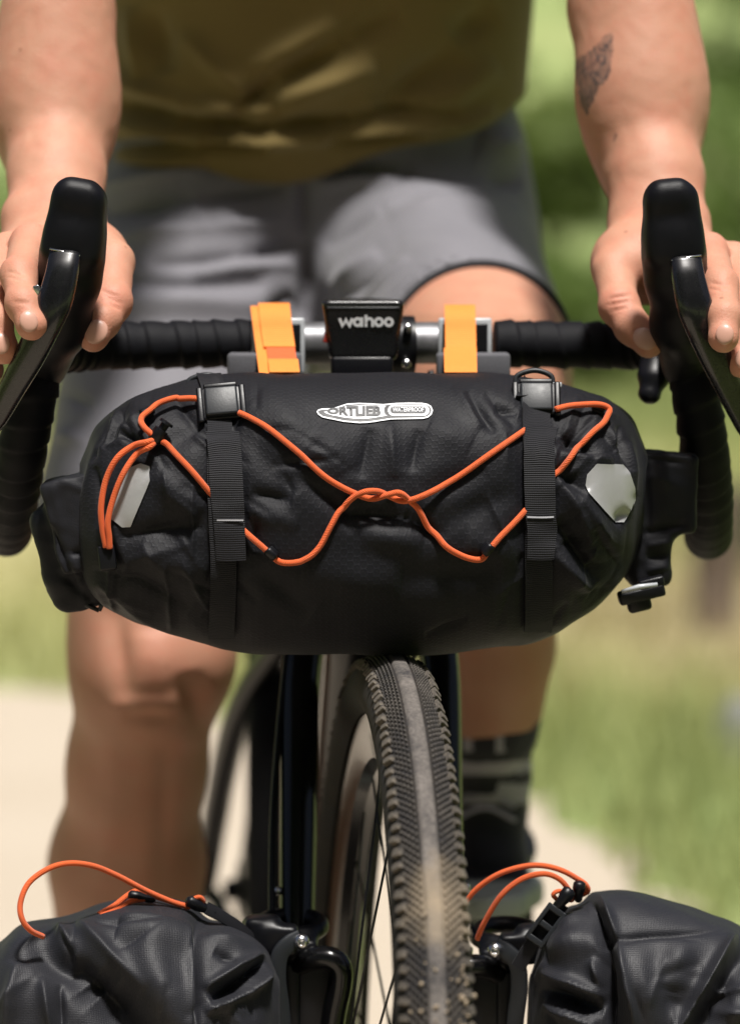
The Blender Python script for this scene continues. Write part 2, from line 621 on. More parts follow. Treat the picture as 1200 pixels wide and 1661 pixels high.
def skinmat():
    m = Mat('skin')
    base = m.mix(m.noise(9, 5), (0.445, 0.218, 0.142), (0.55, 0.295, 0.20))
    base = m.mix(m.ramp(m.noise(34, 6, 0.7), [(0.42, (0, 0, 0)), (0.68, (0.62, 0.62, 0.62))]), base, (0.50, 0.19, 0.125))
    fine = m.noise(420, 3)
    base = m.mix(m.math('MULTIPLY', fine, 0.22), base, (0.42, 0.20, 0.13))
    base = m.mix(m.attr('flush'), base, (0.58, 0.20, 0.14))
    base = m.mix(m.attr('tan'), base, (0.30, 0.145, 0.085))
    mole = m.n('ShaderNodeTexVoronoi', i_Scale=26.0)
    m.l(m.co(), mole.inputs['Vector'])
    mk_ = m.n('ShaderNodeMapRange', i_From_Min=0.03, i_From_Max=0.055, i_To_Min=0.7, i_To_Max=0.0)
    m.l(mole.outputs['Distance'], mk_.inputs[0])
    base = m.mix(mk_.outputs[0], base, (0.26, 0.115, 0.07))
    ink = m.attr('ink')
    tone = m.ramp(m.noise(260, 5, 0.7), [(0.48, (0.030, 0.034, 0.038)), (0.72, (0.22, 0.15, 0.12))])
    base = m.mix(ink, base, tone)
    m.color(base)
    m.set(Roughness=0.54, Subsurface_Weight=0.12, Subsurface_Radius=(0.012, 0.004, 0.002), Subsurface_Scale=0.6, Specular_IOR_Level=0.33)
    pv = m.bump(m.noise(650, 5, 0.65), 0.35, 0.0010)
    vo = m.n('ShaderNodeTexVoronoi', i_Scale=700.0)
    m.l(m.co(), vo.inputs['Vector'])
    m.bump(vo.outputs['Distance'], 0.18, 0.0006, pv)
    return m.m
M['skin'] = skinmat()

def clothmat(name, lo, hi, weave=1500, rough=0.9, wstr=0.5):
    m = Mat(name)
    c = m.mix(m.noise(11, 5), lo, hi)
    c = m.mix(m.math('MULTIPLY', m.noise(weave, 2), 0.45), c, tuple(x * 1.35 for x in hi))
    m.color(c)
    m.set(Roughness=rough, Sheen_Weight=0.15, Sheen_Roughness=0.5)
    m.bump(m.noise(weave, 2), wstr, 0.0006)
    return m.m
M['shirt'] = clothmat('olive_knit', (0.125, 0.085, 0.022), (0.180, 0.130, 0.038))
M['shorts'] = clothmat('grey_twill', (0.105, 0.102, 0.117), (0.162, 0.158, 0.176), 1200, 0.72)
M['sock'] = clothmat('black_knit', (0.006, 0.006, 0.0085), (0.010, 0.010, 0.0135), 900)
M['sock_grey'] = clothmat('grey_knit', (0.20, 0.19, 0.22), (0.30, 0.29, 0.32), 900)
M['shoe'] = plain('black_shoe', (0.015, 0.015, 0.017), 0.45, bump=0.2)
M['sole'] = plain('grey_green_sole', (0.28, 0.31, 0.27), 0.6)

MUD_AT = tuple(P(738, 1432, -0.450) + 0.015)
def tyremat(name, dust):
    m = Mat(name)
    n1 = m.noise(38, 6, 0.65)
    n2 = m.noise(420, 3, 0.6)
    f = m.math('ADD', m.math('MULTIPLY', n1, 0.75), m.math('MULTIPLY', n2, 0.45))
    c = m.ramp(f, [(0.40, (0.020, 0.020, 0.023)), (0.62, tuple(x * 0.55 for x in dust)), (0.85, dust)])
    # caked mud low on the right shoulder of the tyre
    geo = m.n('ShaderNodeNewGeometry')
    wb = m.n('ShaderNodeVectorMath', operation='MULTIPLY_ADD')
    nzc = m.n('ShaderNodeTexNoise', i_Scale=70.0, i_Detail=6.0)
    m.l(geo.outputs['Position'], nzc.inputs['Vector'])
    m.l(nzc.outputs['Color'], wb.inputs[0])
    wb.inputs[1].default_value = (0.03, 0.03, 0.03)
    m.l(geo.outputs['Position'], wb.inputs[2])
    ds = m.n('ShaderNodeVectorMath', operation='DISTANCE')
    m.l(wb.outputs[0], ds.inputs[0])
    ds.inputs[1].default_value = MUD_AT
    mr = m.n('ShaderNodeMapRange', i_From_Min=0.018, i_From_Max=0.046, i_To_Min=0.9, i_To_Max=0.0)
    m.l(ds.outputs['Value'], mr.inputs[0])
    c = m.mix(mr.outputs[0], c, (0.27, 0.215, 0.15))
    m.color(c)
    m.set(Roughness=0.86, Specular_IOR_Level=0.25)
    m.bump(n2, 0.4, 0.001)
    return m.m
M['tyre'] = tyremat('dusty_rubber_dark', (0.030, 0.025, 0.021))
M['tread'] = tyremat('dusty_rubber_tread', (0.125, 0.112, 0.10))
M['strip'] = tyremat('dusty_rubber_centre', (0.185, 0.165, 0.150))
M['knob'] = tyremat('dusty_rubber_knob', (0.20, 0.172, 0.14))
M['tyre_clean'] = plain('worn_black_rubber', (0.008, 0.0078, 0.0080), 0.8, var=0.3, spec=0.1)
M['clay'] = plain('dried_mud', (0.30, 0.24, 0.17), 0.95, var=0.3, bump=0.5, bscale=300)

# ================================================================== the setting
def terrain(x, y):
    """meadow that rises behind the path into a grassy hillside"""
    t = np.clip((y - 7.0) / 60.0, 0, 1)
    z = 11.0 * t * t * (3 - 2 * t) + 0.16 * np.clip((y - 5.5) / 4.0, 0, 1)
    z = z + np.clip((np.abs(y) - 4.0) / 10, 0, 1) * (0.10 * np.sin(x * 0.45 + 1.0) * np.sin(y * 0.31) + 0.05 * np.sin(x * 1.1 + y * 0.7))
    return z
PATH_C = catmull([(-0.45, -30, 0), (-0.5, -12, 0), (-0.55, -4, 0), (-0.55, 0, 0), (-0.52, 2.2, 0), (-0.62, 3.2, 0), (-1.25, 4.3, 0), (-2.6, 5.0, 0), (-4.6, 5.4, 0), (-9.0, 5.6, 0), (-25, 5.6, 0)], 10)
def path_dist(x, y):
    d = np.full(np.shape(x), 1e9)
    for a, b in zip(PATH_C[:-1], PATH_C[1:]):
        ba = b - a
        t = np.clip(((x - a[0]) * ba[0] + (y - a[1]) * ba[1]) / (ba[0] ** 2 + ba[1] ** 2 + 1e-9), 0, 1)
        d = np.minimum(d, np.hypot(x - a[0] - t * ba[0], y - a[1] - t * ba[1]))
    return d
PATH_W = 0.98

def straw(m, c):
    """two dried-out patches of the meadow and a lusher slope, with ragged borders"""
    nz = m.n('ShaderNodeTexNoise', i_Scale=1.6, i_Detail=5.0)
    m.l(m.co(), nz.inputs['Vector'])
    wob = m.n('ShaderNodeVectorMath', operation='MULTIPLY_ADD')
    m.l(nz.outputs['Color'], wob.inputs[0])
    wob.inputs[1].default_value = (2.2, 2.2, 0)
    m.l(m.co(), wob.inputs[2])
    for (x, y, r0, r1, col, k) in ((-0.2, 9.0, 1.2, 3.4, (0.60, 0.55, 0.31), 0.85), (1.5, 7.1, 0.8, 2.4, (0.46, 0.46, 0.20), 0.7), (2.2, 7.3, 0.5, 1.6, (0.44, 0.36, 0.22), 0.8), (3.9, 10.0, 0.8, 2.6, (0.42, 0.42, 0.15), 0.6)):
        d = m.n('ShaderNodeVectorMath', operation='DISTANCE')
        m.l(wob.outputs[0], d.inputs[0])
        d.inputs[1].default_value = (x, y, 0)
        mr = m.n('ShaderNodeMapRange', i_From_Min=r0, i_From_Max=r1, i_To_Min=k, i_To_Max=0.0)
        m.l(d.outputs['Value'], mr.inputs[0])
        c = m.mix(mr.outputs[0], c, col)
    return c
def groundmat():
    m = Mat('meadow_ground')
    a = m.ramp(m.noise(0.55, 5, 0.6), [(0.36, (0.16, 0.235, 0.085)), (0.50, (0.28, 0.345, 0.135)), (0.66, (0.40, 0.40, 0.19))])
    b = m.mix(m.noise(7, 5), a, (0.21, 0.28, 0.095))
    b = m.mix(m.math('MULTIPLY', m.noise(45, 4), 0.3), b, (0.34, 0.34, 0.15))
    m.color(straw(m, b))
    m.set(Roughness=0.95, Specular_IOR_Level=0.2)
    m.bump(m.noise(30, 6), 0.8, 0.05)
    return m.m
def gravelmat():
    m = Mat('pale_gravel')
    a = m.mix(m.noise(1.2, 5), (0.44, 0.37, 0.28), (0.56, 0.49, 0.40))
    b = m.mix(m.math('MULTIPLY', m.noise(90, 4, 0.7), 0.6), a, (0.33, 0.28, 0.22))
    m.color(b)
    m.set(Roughness=0.95, Specular_IOR_Level=0.2)
    m.bump(m.noise(120, 5), 0.7, 0.01)
    return m.m
def grid_sheet(xs, ys, zf):
    X, Y = np.meshgrid(xs, ys, indexing='ij')
    V = np.stack([X.ravel(), Y.ravel(), zf(X, Y).ravel()], 1)
    nx, ny = len(xs), len(ys)
    i, j = np.meshgrid(np.arange(nx - 1), np.arange(ny - 1), indexing='ij')
    a = (i * ny + j).ravel()
    return V, np.stack([a, a + ny, a + ny + 1, a + 1], 1)
xs = np.concatenate([np.linspace(-140, -12, 40), np.linspace(-11, 11, 90), np.linspace(12, 140, 40)])
ys = np.concatenate([np.linspace(-120, -6, 30), np.linspace(-5, 14, 80), np.linspace(15, 70, 60), np.linspace(74, 190, 20)])
V, F = grid_sheet(xs, ys, terrain)
tag(mk('ground', V, F, groundmat()), 'green meadow rising gently behind the rider', kind='structure')
# the path: its own sheet a few millimetres above the meadow, ragged edges
rows = []
for i, (p, t) in enumerate(zip(PATH_C, np.gradient(PATH_C, axis=0))):
    n = np.array([-t[1], t[0], 0]) / np.hypot(t[0], t[1])
    for j, u in enumerate(np.linspace(-1, 1, 9)):
        w = PATH_W * (1 + (0.09 * math.sin(i * 1.9) + 0.06 * math.sin(i * 4.1 + 1)) * (abs(u) > 0.9))
        q = p + n * u * w
        rows.append((q[0], q[1], float(terrain(q[0], q[1])) + 0.006))
V = np.array(rows)
nr = len(PATH_C)
F = [(i * 9 + j, i * 9 + j + 1, (i + 1) * 9 + j + 1, (i + 1) * 9 + j) for i in range(nr - 1) for j in range(8)]
tag(mk('path', V, F, gravelmat()), 'pale gravel path under the bicycle, bending away to the left', kind='structure')

def leafmat(name, lo, hi, trans=0.35, dry=False):
    m = Mat(name)
    c = m.mix(m.noise(1.1, 4), lo, hi)
    c = m.mix(m.math('MULTIPLY', m.noise(14, 3), 0.6), c, tuple(x * 1.4 for x in hi))
    if dry:
        c = straw(m, c)
    m.color(c)
    m.set(Roughness=0.6, Specular_IOR_Level=0.3)
    tr = m.n('ShaderNodeBsdfTranslucent')
    m.l(c, tr.inputs['Color'])
    mx = m.n('ShaderNodeMixShader')
    mx.inputs[0].default_value = trans
    m.l(m.b.outputs[0], mx.inputs[1])
    m.l(tr.outputs[0], mx.inputs[2])
    m.l(mx.outputs[0], m.t.nodes['Material Output'].inputs['Surface'])
    return m.m
LEAF = [leafmat('leaf_fresh', (0.12, 0.19, 0.05), (0.19, 0.255, 0.075), 0.5),
        leafmat('leaf_mid', (0.11, 0.165, 0.04), (0.17, 0.215, 0.055), 0.5),
        leafmat('leaf_deep', (0.03, 0.06, 0.018), (0.06, 0.10, 0.028))]
M['blade'] = leafmat('grass_blade', (0.20, 0.27, 0.085), (0.32, 0.34, 0.14), 0.45, True)
M['bark'] = plain('bark', (0.13, 0.095, 0.07), 0.95, var=0.4, bump=0.8, bscale=60)
M['stone'] = plain('field_stone', (0.16, 0.16, 0.15), 0.9, var=0.35, bump=0.6, bscale=40)

# grass: far too many blades to count
n = 190000
gy = -2.4 + 19.2 * RNG.random(n) ** 1.15
gx = (RNG.random(n) - 0.5) * 2 * (2.6 + 0.26 * (gy + 2.6))
keep = path_dist(gx, gy) > PATH_W - 0.06 + 0.22 * RNG.random(n) ** 2
gx, gy = gx[keep], gy[keep]
n = len(gx)
clump = 0.6 + 0.5 * np.sin(gx * 2.3 + 1.1 * np.sin(gy * 1.7)) * np.sin(gy * 1.9)
hgt = (0.05 + 0.11 * RNG.random(n)) * (0.6 + 0.6 * clump)
a = RNG.random(n) * 6.283
wd = 0.004 + 0.004 * RNG.random(n)
base = np.stack([gx, gy, terrain(gx, gy) - 0.004], 1)
side = np.stack([np.cos(a), np.sin(a), np.zeros(n)], 1) * wd[:, None]
lean = np.stack([np.sin(a) * hgt * 0.5, -np.cos(a) * hgt * 0.5, hgt], 1) * (0.6 + 0.6 * RNG.random(n))[:, None]
V = np.stack([base - side, base + side, base + lean], 1).reshape(-1, 3)
F = np.arange(3 * n).reshape(-1, 3)
tag(mk('grass', V, F, M['blade']), 'uncut meadow grass on both sides of the gravel path', 'grass', kind='stuff')

def leaves(centres, radii, count, size, seed):
    g = np.random.default_rng(seed)
    k = g.integers(0, len(centres), count)
    d = g.normal(size=(count, 3))
    d /= np.linalg.norm(d, axis=1)[:, None]
    rr = radii[k] * (0.45 + 0.6 * g.random(count) ** 0.6)
    c = centres[k] + d * rr[:, None] * np.array([1, 1, 0.8])
    u = g.normal(size=(count, 3))
    u /= np.linalg.norm(u, axis=1)[:, None]
    w = np.cross(u, d + 0.4 * g.normal(size=(count, 3)))
    w /= np.linalg.norm(w, axis=1)[:, None] + 1e-9
    s = size * (0.6 + 0.8 * g.random(count))
    u *= s[:, None]
    w *= (s * 0.5)[:, None]
    V = np.stack([c - u, c + w * 0.9, c + u, c - w * 0.9], 1).reshape(-1, 3)
    return V, np.arange(4 * count).reshape(-1, 4)

def tree(name, label, cat, x, y, h, spread, leaf, seed, bare=0.3, count=5200, size=0.11, group=None):
    g = np.random.default_rng(seed)
    z0 = float(terrain(x, y))
    base = np.array([x, y, z0 - 0.05])
    t = thing(name, label, cat, base, group)
    top = base + np.array([g.normal() * 0.05 * h, g.normal() * 0.05 * h, h * 0.86])
    tp = catmull([base, base + (top - base) * 0.35 + g.normal(size=3) * 0.03 * h, base + (top - base) * 0.7 + g.normal(size=3) * 0.03 * h, top], 5)
    r0 = 0.022 * h + 0.02
    parts = [tube(tp, np.linspace(r0, r0 * 0.2, len(tp)), 10)]
    cs, rs = [], []
    nl = 9
    for i in range(nl):
        f = bare + (0.92 - bare) * i / (nl - 1)
        p0 = tp[int(f * (len(tp) - 1))]
        an = i * 2.4 + g.random()
        ln = spread * (1.05 - 0.6 * f) * (0.7 + 0.5 * g.random())
        p2 = p0 + np.array([math.cos(an) * ln, math.sin(an) * ln, ln * 0.35])
        lp = catmull([p0, (p0 + p2) / 2 + np.array([0, 0, 0.08 * ln]), p2], 4)
        parts.append(tube(lp, np.linspace(r0 * 0.45 * (1.1 - f), r0 * 0.08, len(lp)), 6))
        for q in (0.45, 0.8, 1.05):
            cs.append(p0 + (p2 - p0) * q + g.normal(size=3) * 0.12 * spread)
            rs.append(spread * (0.24 + 0.2 * g.random()))
    cs.append(top)
    rs.append(spread * 0.4)
    V, F = join(*parts)
    mk('trunk', V, F, M['bark'], t)
    V, F = leaves(np.array(cs), np.array(rs), count, size, seed + 5)
    mk('crown', V, F, LEAF[leaf], t, smooth=False)
    return t
for i, (nm, lb, ct, x, y, h, sp, lf, br) in enumerate([
    ('leafy_tree', 'dark leafy tree on the hillside just right of the rider\'s shirt', 'tree', 2.9, 28, 5.2, 1.7, 2, 0.12),
    ('leafy_tree', 'fresh green tree on the hillside behind the tattooed forearm', 'tree', 5.6, 33, 6.2, 2.2, 0, 0.15),
    ('leafy_tree', 'mid green tree on the slope beyond the right edge', 'tree', 8.6, 27, 5.6, 2.0, 1, 0.15),
    ('leafy_tree', 'bright tree on the slope at the far left edge', 'tree', -4.6, 30, 5.8, 2.0, 0, 0.15),
    ('leafy_tree', 'broad tree on the slope hidden behind the shirt', 'tree', -1.2, 37, 7.2, 2.6, 1, 0.15),
    ('leafy_tree', 'tall dark tree standing high on the left hillside', 'tree', -8.5, 36, 7.6, 2.6, 2, 0.2),
    ('leafy_tree', 'tall tree standing high on the right hillside', 'tree', 12.5, 40, 8.2, 2.8, 1, 0.2),
]):
    tree(nm, lb, ct, x, y, h, sp, lf, 40 + i, br, group='trees on the hillside')
for i, (x, y, h, sp, lb) in enumerate([(-2.7, -4.6, 5.4, 2.5, 'large leafy tree beside the path on the viewer\'s side, to the left'), (0.2, -7.6, 6.4, 3.0, 'large leafy tree beside the path behind the viewer, added unseen to cut the front fill'), (2.5, -4.4, 5.4, 2.4, 'large leafy tree beside the path on the viewer\'s side, to the right')]):
    tree('added_shade_tree', lb, 'tree', x, y, h, sp, 2, 70 + i, 0.34, 9000, 0.15, group='trees on the viewer\'s side of the path')  # unseen trees added to shade the near ground and cut bounce light
def shrub(name, label, x, y, h, sp, leaf, seed, count=2600, size=0.05):
    g = np.random.default_rng(seed)
    base = np.array([x, y, float(terrain(x, y)) - 0.03])
    t = thing(name, label, 'shrub', base, 'shrubs on the meadow')
    parts, cs, rs = [], [], []
    for i in range(6):
        an = i * 1.05 + g.random()
        p2 = base + np.array([math.cos(an) * sp * 0.7, math.sin(an) * sp * 0.7, h * (0.55 + 0.4 * g.random())])
        lp = catmull([base, base + (p2 - base) * 0.5 + np.array([0, 0, 0.1 * h]), p2], 4)
        parts.append(tube(lp, np.linspace(0.02, 0.004, len(lp)), 6))
        cs += [p2, (base + p2) / 2 + np.array([0, 0, 0.05 * h])]
        rs += [sp * 0.45, sp * 0.4]
    V, F = join(*parts)
    mk('stem', V, F, M['bark'], t)
    V, F = leaves(np.array(cs), np.array(rs), count, size, seed + 3)
    mk('foliage', V, F, LEAF[leaf], t, smooth=False)
shrub('meadow_shrub', 'low green shrub on the meadow right of the shorts', 0.85, 12.5, 0.55, 0.5, 0, 61)
shrub('meadow_shrub', 'deep green bush between the rider\'s waist and the tattooed arm', 0.98, 16.2, 1.5, 0.5, 1, 65)
shrub('meadow_shrub', 'tall fresh green bush right of the tattooed arm', 1.95, 17.5, 1.9, 0.7, 0, 66)
shrub('meadow_shrub', 'pale green shrub on the meadow near the right edge', 2.25, 15.5, 0.9, 1.0, 0, 62)
shrub('meadow_shrub', 'low shrub on the meadow at the left edge', -1.95, 11.5, 0.8, 0.8, 0, 63)
shrub('meadow_shrub', 'small dark shrub by the right edge beside the stone', 1.12, 7.2, 0.26, 0.22, 2, 64, 900, 0.03)

# stump and stone by the right edge
V, F = tube(catmull([(0.86, 6.15, float(terrain(0.86, 6.15)) - 0.05), (0.865, 6.15, 0.24), (0.872, 6.16, 0.40)], 6), np.array([0.085, 0.07, 0.062, 0.058, 0.055, 0.055, 0.054, 0.053, 0.052, 0.052, 0.052, 0.051, 0.048]), 14)
V = V + 0.006 * waves(V, 0.03, 3)[:, None] * np.array([1, 1, 0.3])
tag(mk('tree_stump', V, F, M['bark']), 'short brown tree stump in the grass by the right edge', 'stump')
fd = Field((0.58, 4.05, -0.08), (0.92, 4.45, 0.22), 0.012)
fd.ell((0.745, 4.25, 0.03), (0.085, 0.10, 0.085), 0.0)
fd.rbox((0.76, 4.26, 0.05), (0.05, 0.07, 0.06), 0.02, 0.03)
V, F = fd.mesh()
V = V + 0.01 * waves(V, 0.06, 4)[:, None]
tag(mk('field_stone', V, F, M['stone']), 'dark rounded stone lying in the grass at the right edge', 'stone')

# ================================================================== bicycle
YAW_F, YAW_B, PIV = R(5.6), R(6.0), np.array([-0.011, 0.0, 0.0])
LEAN = 0.034
def BF(x, y, z):      # front end (steered)
    return PIV + np.array([x * math.cos(YAW_F) - y * math.sin(YAW_F), x * math.sin(YAW_F) + y * math.cos(YAW_F), z]) + np.array([LEAN * (z - 0.361), 0, 0])
def BR(x, y, z):      # frame and rear end
    p = np.array([-0.0039, 0.0598, 0.0])
    y2 = y - 0.06
    return np.array([p[0] + x * math.cos(YAW_B) - y2 * math.sin(YAW_B), p[1] + x * math.sin(YAW_B) + y2 * math.cos(YAW_B), z])
def yb(px, y):        # the bar is square to the steered wheel
    return y + (px - 588) / 2200.0 * math.tan(YAW_F)
bike = thing('bicycle', 'black gravel bicycle with drop bars and dusty treaded tyres, ridden towards the camera', 'bicycle', (0.0, -0.16, 0.0))

# --- handlebar
bar_r = [(588, 556, 0), (660, 556, 0), (720, 556, 0), (800, 557, 0), (900, 559, 0.0), (1005, 561, -0.004), (1068, 563, -0.026), (1102, 566, -0.062),
         (1118, 590, -0.092), (1131, 655, -0.100), (1144, 740, -0.086), (1149, 815, -0.050), (1148, 864, 0.004), (1148, 868, 0.06), (1150, 862, 0.115)]
bar_l = [(588, 556, 0), (516, 556, 0), (456, 556, 0), (380, 557, 0), (285, 559, 0.0), (170, 561, -0.004), (110, 565, -0.026), (78, 570, -0.062),
         (64, 594, -0.092), (50, 655, -0.100), (34, 740, -0.086), (21, 815, -0.050), (13, 858, 0.004), (10, 862, 0.06), (7, 856, 0.115)]
def barpath(l):
    return catmull([P(x, y, yb(x, Y)) for x, y, Y in l], 10)
V, F = join(tube(barpath(bar_r)[:26], 0.0155, 20), tube(barpath(bar_l)[:26], 0.0155, 20))
bar = mk('handlebar', V, F, M['alloy'], bike)
def tape_mat():
    m = Mat('bar_tape')
    m.color(m.mix(m.noise(90, 4), (0.0030, 0.0031, 0.0044), (0.0072, 0.0074, 0.0100)))
    m.set(Roughness=0.62, Specular_IOR_Level=0.15)
    p = m.bump(m.noise(1800, 2), 0.45, 0.0006)
    return m.m
M['tape'] = tape_mat()
def taped(path, start, end):
    """wrapped tape: overlapping turns, each a shallow step, laid at a slant"""
    seg = np.linalg.norm(np.diff(path, axis=0), axis=1)
    s = np.concatenate([[0], np.cumsum(seg)])
    L = s[-1]
    k = int((L - start - end) / 0.0013)
    ss = np.linspace(start, L - end, k)
    pts = np.stack([np.interp(ss, s, path[:, c]) for c in range(3)], 1)
    n = 28
    T, U, W = frames(pts)
    a = np.arange(n) * 2 * math.pi / n
    pitch = 0.0165
    sw = ss + 0.0022 * np.sin(ss * 61) + 0.0016 * np.sin(ss * 143 + 1)
    ph = (sw[:, None] + a[None, :] / (2 * math.pi) * pitch) / pitch % 1.0
    rad = 0.0166 + 0.0016 * np.clip(ph * 1.15, 0, 1) - 0.0016 * np.clip((ph - 0.93) / 0.07, 0, 1) + 0.0003 * np.sin(ss * 300)[:, None]
    rad[-6:] *= np.sqrt(np.clip(1 - (np.arange(6)[:, None] / 6.0) ** 2, 0.1, 1))
    V = pts[:, None] + U[:, None] * (rad * np.sin(a))[..., None] + W[:, None] * (rad * np.cos(a))[..., None]
    V = V.reshape(-1, 3)
    F = [(i * n + j, i * n + (j + 1) % n, (i + 1) * n + (j + 1) % n, (i + 1) * n + j) for i in range(k - 1) for j in range(n)]
    F += [tuple(range(n - 1, -1, -1)), tuple((k - 1) * n + j for j in range(n))]
    return V, F
V, F = taped(barpath(bar_r), 0.098, 0.0)
mk('bar_tape', V, F, M['tape'], bike)
V, F = taped(barpath(bar_l), 0.079, 0.0)
mk('bar_tape', V, F, M['tape'], bike)

# --- brake hoods and levers
def hood(side):
    q = (lambda x, y, Y: P(x, y, yb(x, Y)))
    f = Field((-0.30 if side < 0 else 0.13, -0.25, 0.88), (-0.13 if side < 0 else 0.30, -0.03, 1.08), 0.0021)
    if side > 0:
        ch = [(q(1112, 592, -0.098), 0.0175), (q(1103, 525, -0.135), 0.0190), (q(1096, 450, -0.158), 0.0198), (q(1089, 385, -0.166), 0.0190)]
        c, tip, horn = q(1091, 365, -0.168), q(1083, 318, -0.172), (0.110)
        low = (q(1100, 470, -0.150), q(1122, 560, -0.125))
        tilt = R(5)
    else:
        ch = [(q(70, 592, -0.098), 0.0175), (q(98, 525, -0.135), 0.0190), (q(113, 450, -0.158), 0.0198), (q(121, 385, -0.166), 0.0190)]
        c, tip, horn = q(123, 365, -0.168), q(130, 318, -0.172), (0.110)
        low = (q(112, 470, -0.150), q(72, 560, -0.125))
        tilt = R(-9)
    f.chain(ch, 0.012)
    ax = np.array([[math.cos(tilt), 0, math.sin(tilt)], [0, 1, 0], [-math.sin(tilt), 0, math.cos(tilt)]])
    f.rbox(c, (0.0205, 0.0175, 0.027), 0.008, 0.010, ax)
    f.rbox(tip, (0.0172, 0.0160, 0.0125), 0.0105, 0.006, ax)
    f.cone(low[0], low[1], 0.014, 0.012, 0.010)
    V, F = f.mesh()
    V = relax(V, F, 4)
    hx_, hy_ = proj(V)
    tt = np.clip((410 - hy_) / 110, 0, 1) ** 1.6
    V[:, 0] = c[0] + (V[:, 0] - c[0]) * (1 - 0.13 * tt)
    h = mk('brake_hood', V, F, M['rubber'], bike)
    # lever blade, hanging from the front of the hood
    if side > 0:
        pts = [(1112, 419, -0.184), (1117, 455, -0.190), (1128, 500, -0.194), (1146, 545, -0.190), (1166, 592, -0.180), (1188, 640, -0.165), (1212, 690, -0.150), (1228, 722, -0.142)]
        hw = [26, 28, 30, 29, 26, 23, 20, 12]
    else:
        pts = [(106, 410, -0.184), (100, 446, -0.190), (88, 490, -0.193), (70, 532, -0.190), (48, 578, -0.180), (22, 626, -0.165), (-2, 672, -0.150), (-20, 706, -0.142)]
        hw = [26, 27, 29, 27, 25, 22, 19, 12]
    path = catmull([q(*p) for p in pts], 6)
    w = np.interp(np.linspace(0, len(hw) - 1, len(path)), range(len(hw)), hw) * mpp(-0.18)
    th = np.interp(np.linspace(0, 1, len(path)), [0, 0.1, 0.5, 1], [0.0055, 0.0070, 0.0065, 0.005])
    V, F = tube(path, w, 24, ru=th, up0=(0.12 * side, -1, 0.1), power=2.5)
    lv = mk('brake_lever', V, F, M['carbon'], bike)
    e0 = path[0] + np.array([0, -0.004, 0.0006])
    e1 = np.array([math.cos(tilt), 0, math.sin(tilt)])
    if side > 0:
        e1 = np.array([math.cos(R(10)), 0, math.sin(R(10))])
    else:
        e1 = np.array([math.cos(R(-13)), 0, math.sin(R(-13))])
    V, F = tube(np.array([e0 - e1 * 0.0105, e0 + np.array([0, -0.0012, 0]), e0 + e1 * 0.0105]), 0.0007, 8)
    mk('lever_trim', V, F, M['steel'], lv)
    pin = q(1157, 497, -0.190) if side > 0 else q(61, 472, -0.190)
    V, F = box(pin, 0.0022, 0.002, 0.0042, np.array([[math.cos(R(20) * side), 0, -math.sin(R(20) * side)], [0, 1, 0], [math.sin(R(20) * side), 0, math.cos(R(20) * side)]]), 0.0008)
    mk('pivot_pin', V, F, M['steel'], lv)
    return h
hood(1)
hood(-1)
# shift paddle dangling under the right hood
f = Field(P(1010, 690, -0.06) - 0.01, P(1110, 560, 0.0) + np.array([0.01, 0.02, 0.01]), 0.0018)
f.cone(P(1066, 575, -0.035), P(1060, 612, -0.045), 0.009, 0.0095, 0.004, (1, 0, 0), 1.3)
f.cone(P(1060, 612, -0.045), P(1053, 640, -0.050), 0.0068, 0.0072, 0.003, (1, 0, 0), 1.2)
V, F = f.mesh()
mk('shift_paddle', relax(V, F, 3), F, M['plastic'], bike)

# --- stem with face plate and clamp bolts
c0 = BF(0, 0, 0.93)
V, F = join(tube(np.array([BF(0, 0.016, 0.931), BF(0, 0.045, 0.937), BF(0, 0.085, 0.945)]), 0.019, 20),
            tube(np.array([BF(0, 0.084, 0.962), BF(0, 0.08, 0.92)]), 0.0195, 20),
            tube(np.array([BF(-0.024, 0, 0.9305), BF(0.024, 0, 0.9305)]), 0.0215, 24))
stem = crease(mk('stem', V, F, M['plastic'], bike))
for sx in (-1, 1):
    for sz in (-1, 1):
        b0 = BF(sx * 0.0165, -0.024, 0.9305 + sz * 0.013)
        V, F = tube(np.array([b0 + np.array([0, 0.008, 0]), b0, b0 - np.array([0, 0.0015, 0])]), np.array([0.0035, 0.0035, 0.0028]), 10)
        mk('clamp_bolt', V, F, M['steel'], stem)

# --- head tube, frame
def ftube(a, b, r, n=20, mid=None, flat=None):
    path = catmull([a, b], 6) if mid is None else catmull([a, mid, b], 8)
    rr = np.linspace(r[0], r[1], len(path))
    return tube(path, rr, n)
HT, HB = (0.078, 0.915), (0.022, 0.752)
frame_root = mk('frame', *ftube(BF(0, *HT), BF(0, *HB), (0.024, 0.027)), M['paint'], bike)
mk('down_tube', *ftube(BR(0, 0.035, 0.775), BR(0, 0.46, 0.295), (0.027, 0.024)), M['paint'], frame_root)
mk('top_tube', *ftube(BR(0, 0.075, 0.885), BR(0, 0.575, 0.80), (0.019, 0.016)), M['paint'], frame_root)
mk('seat_tube', *ftube(BR(0, 0.46, 0.285), BR(0, 0.60, 0.86), (0.018, 0.016)), M['paint'], frame_root)
for s in (-1, 1):
    mk('seat_stay', *ftube(BR(s * 0.010, 0.555, 0.665), BR(s * 0.078, 0.885, 0.36), (0.0150, 0.0125), 14, BR(s * 0.056, 0.68, 0.56)), M['paint'], frame_root)
    mk('chain_stay', *ftube(BR(s * 0.03, 0.47, 0.29), BR(s * 0.066, 0.885, 0.355), (0.011, 0.009), 14, BR(s * 0.045, 0.66, 0.32)), M['paint'], frame_root)
V, F = join(ftube(BR(0, 0.60, 0.86), BR(0, 0.635, 0.935), (0.0137, 0.0137)))
sp = mk('seat_post', V, F, M['paint'], bike)
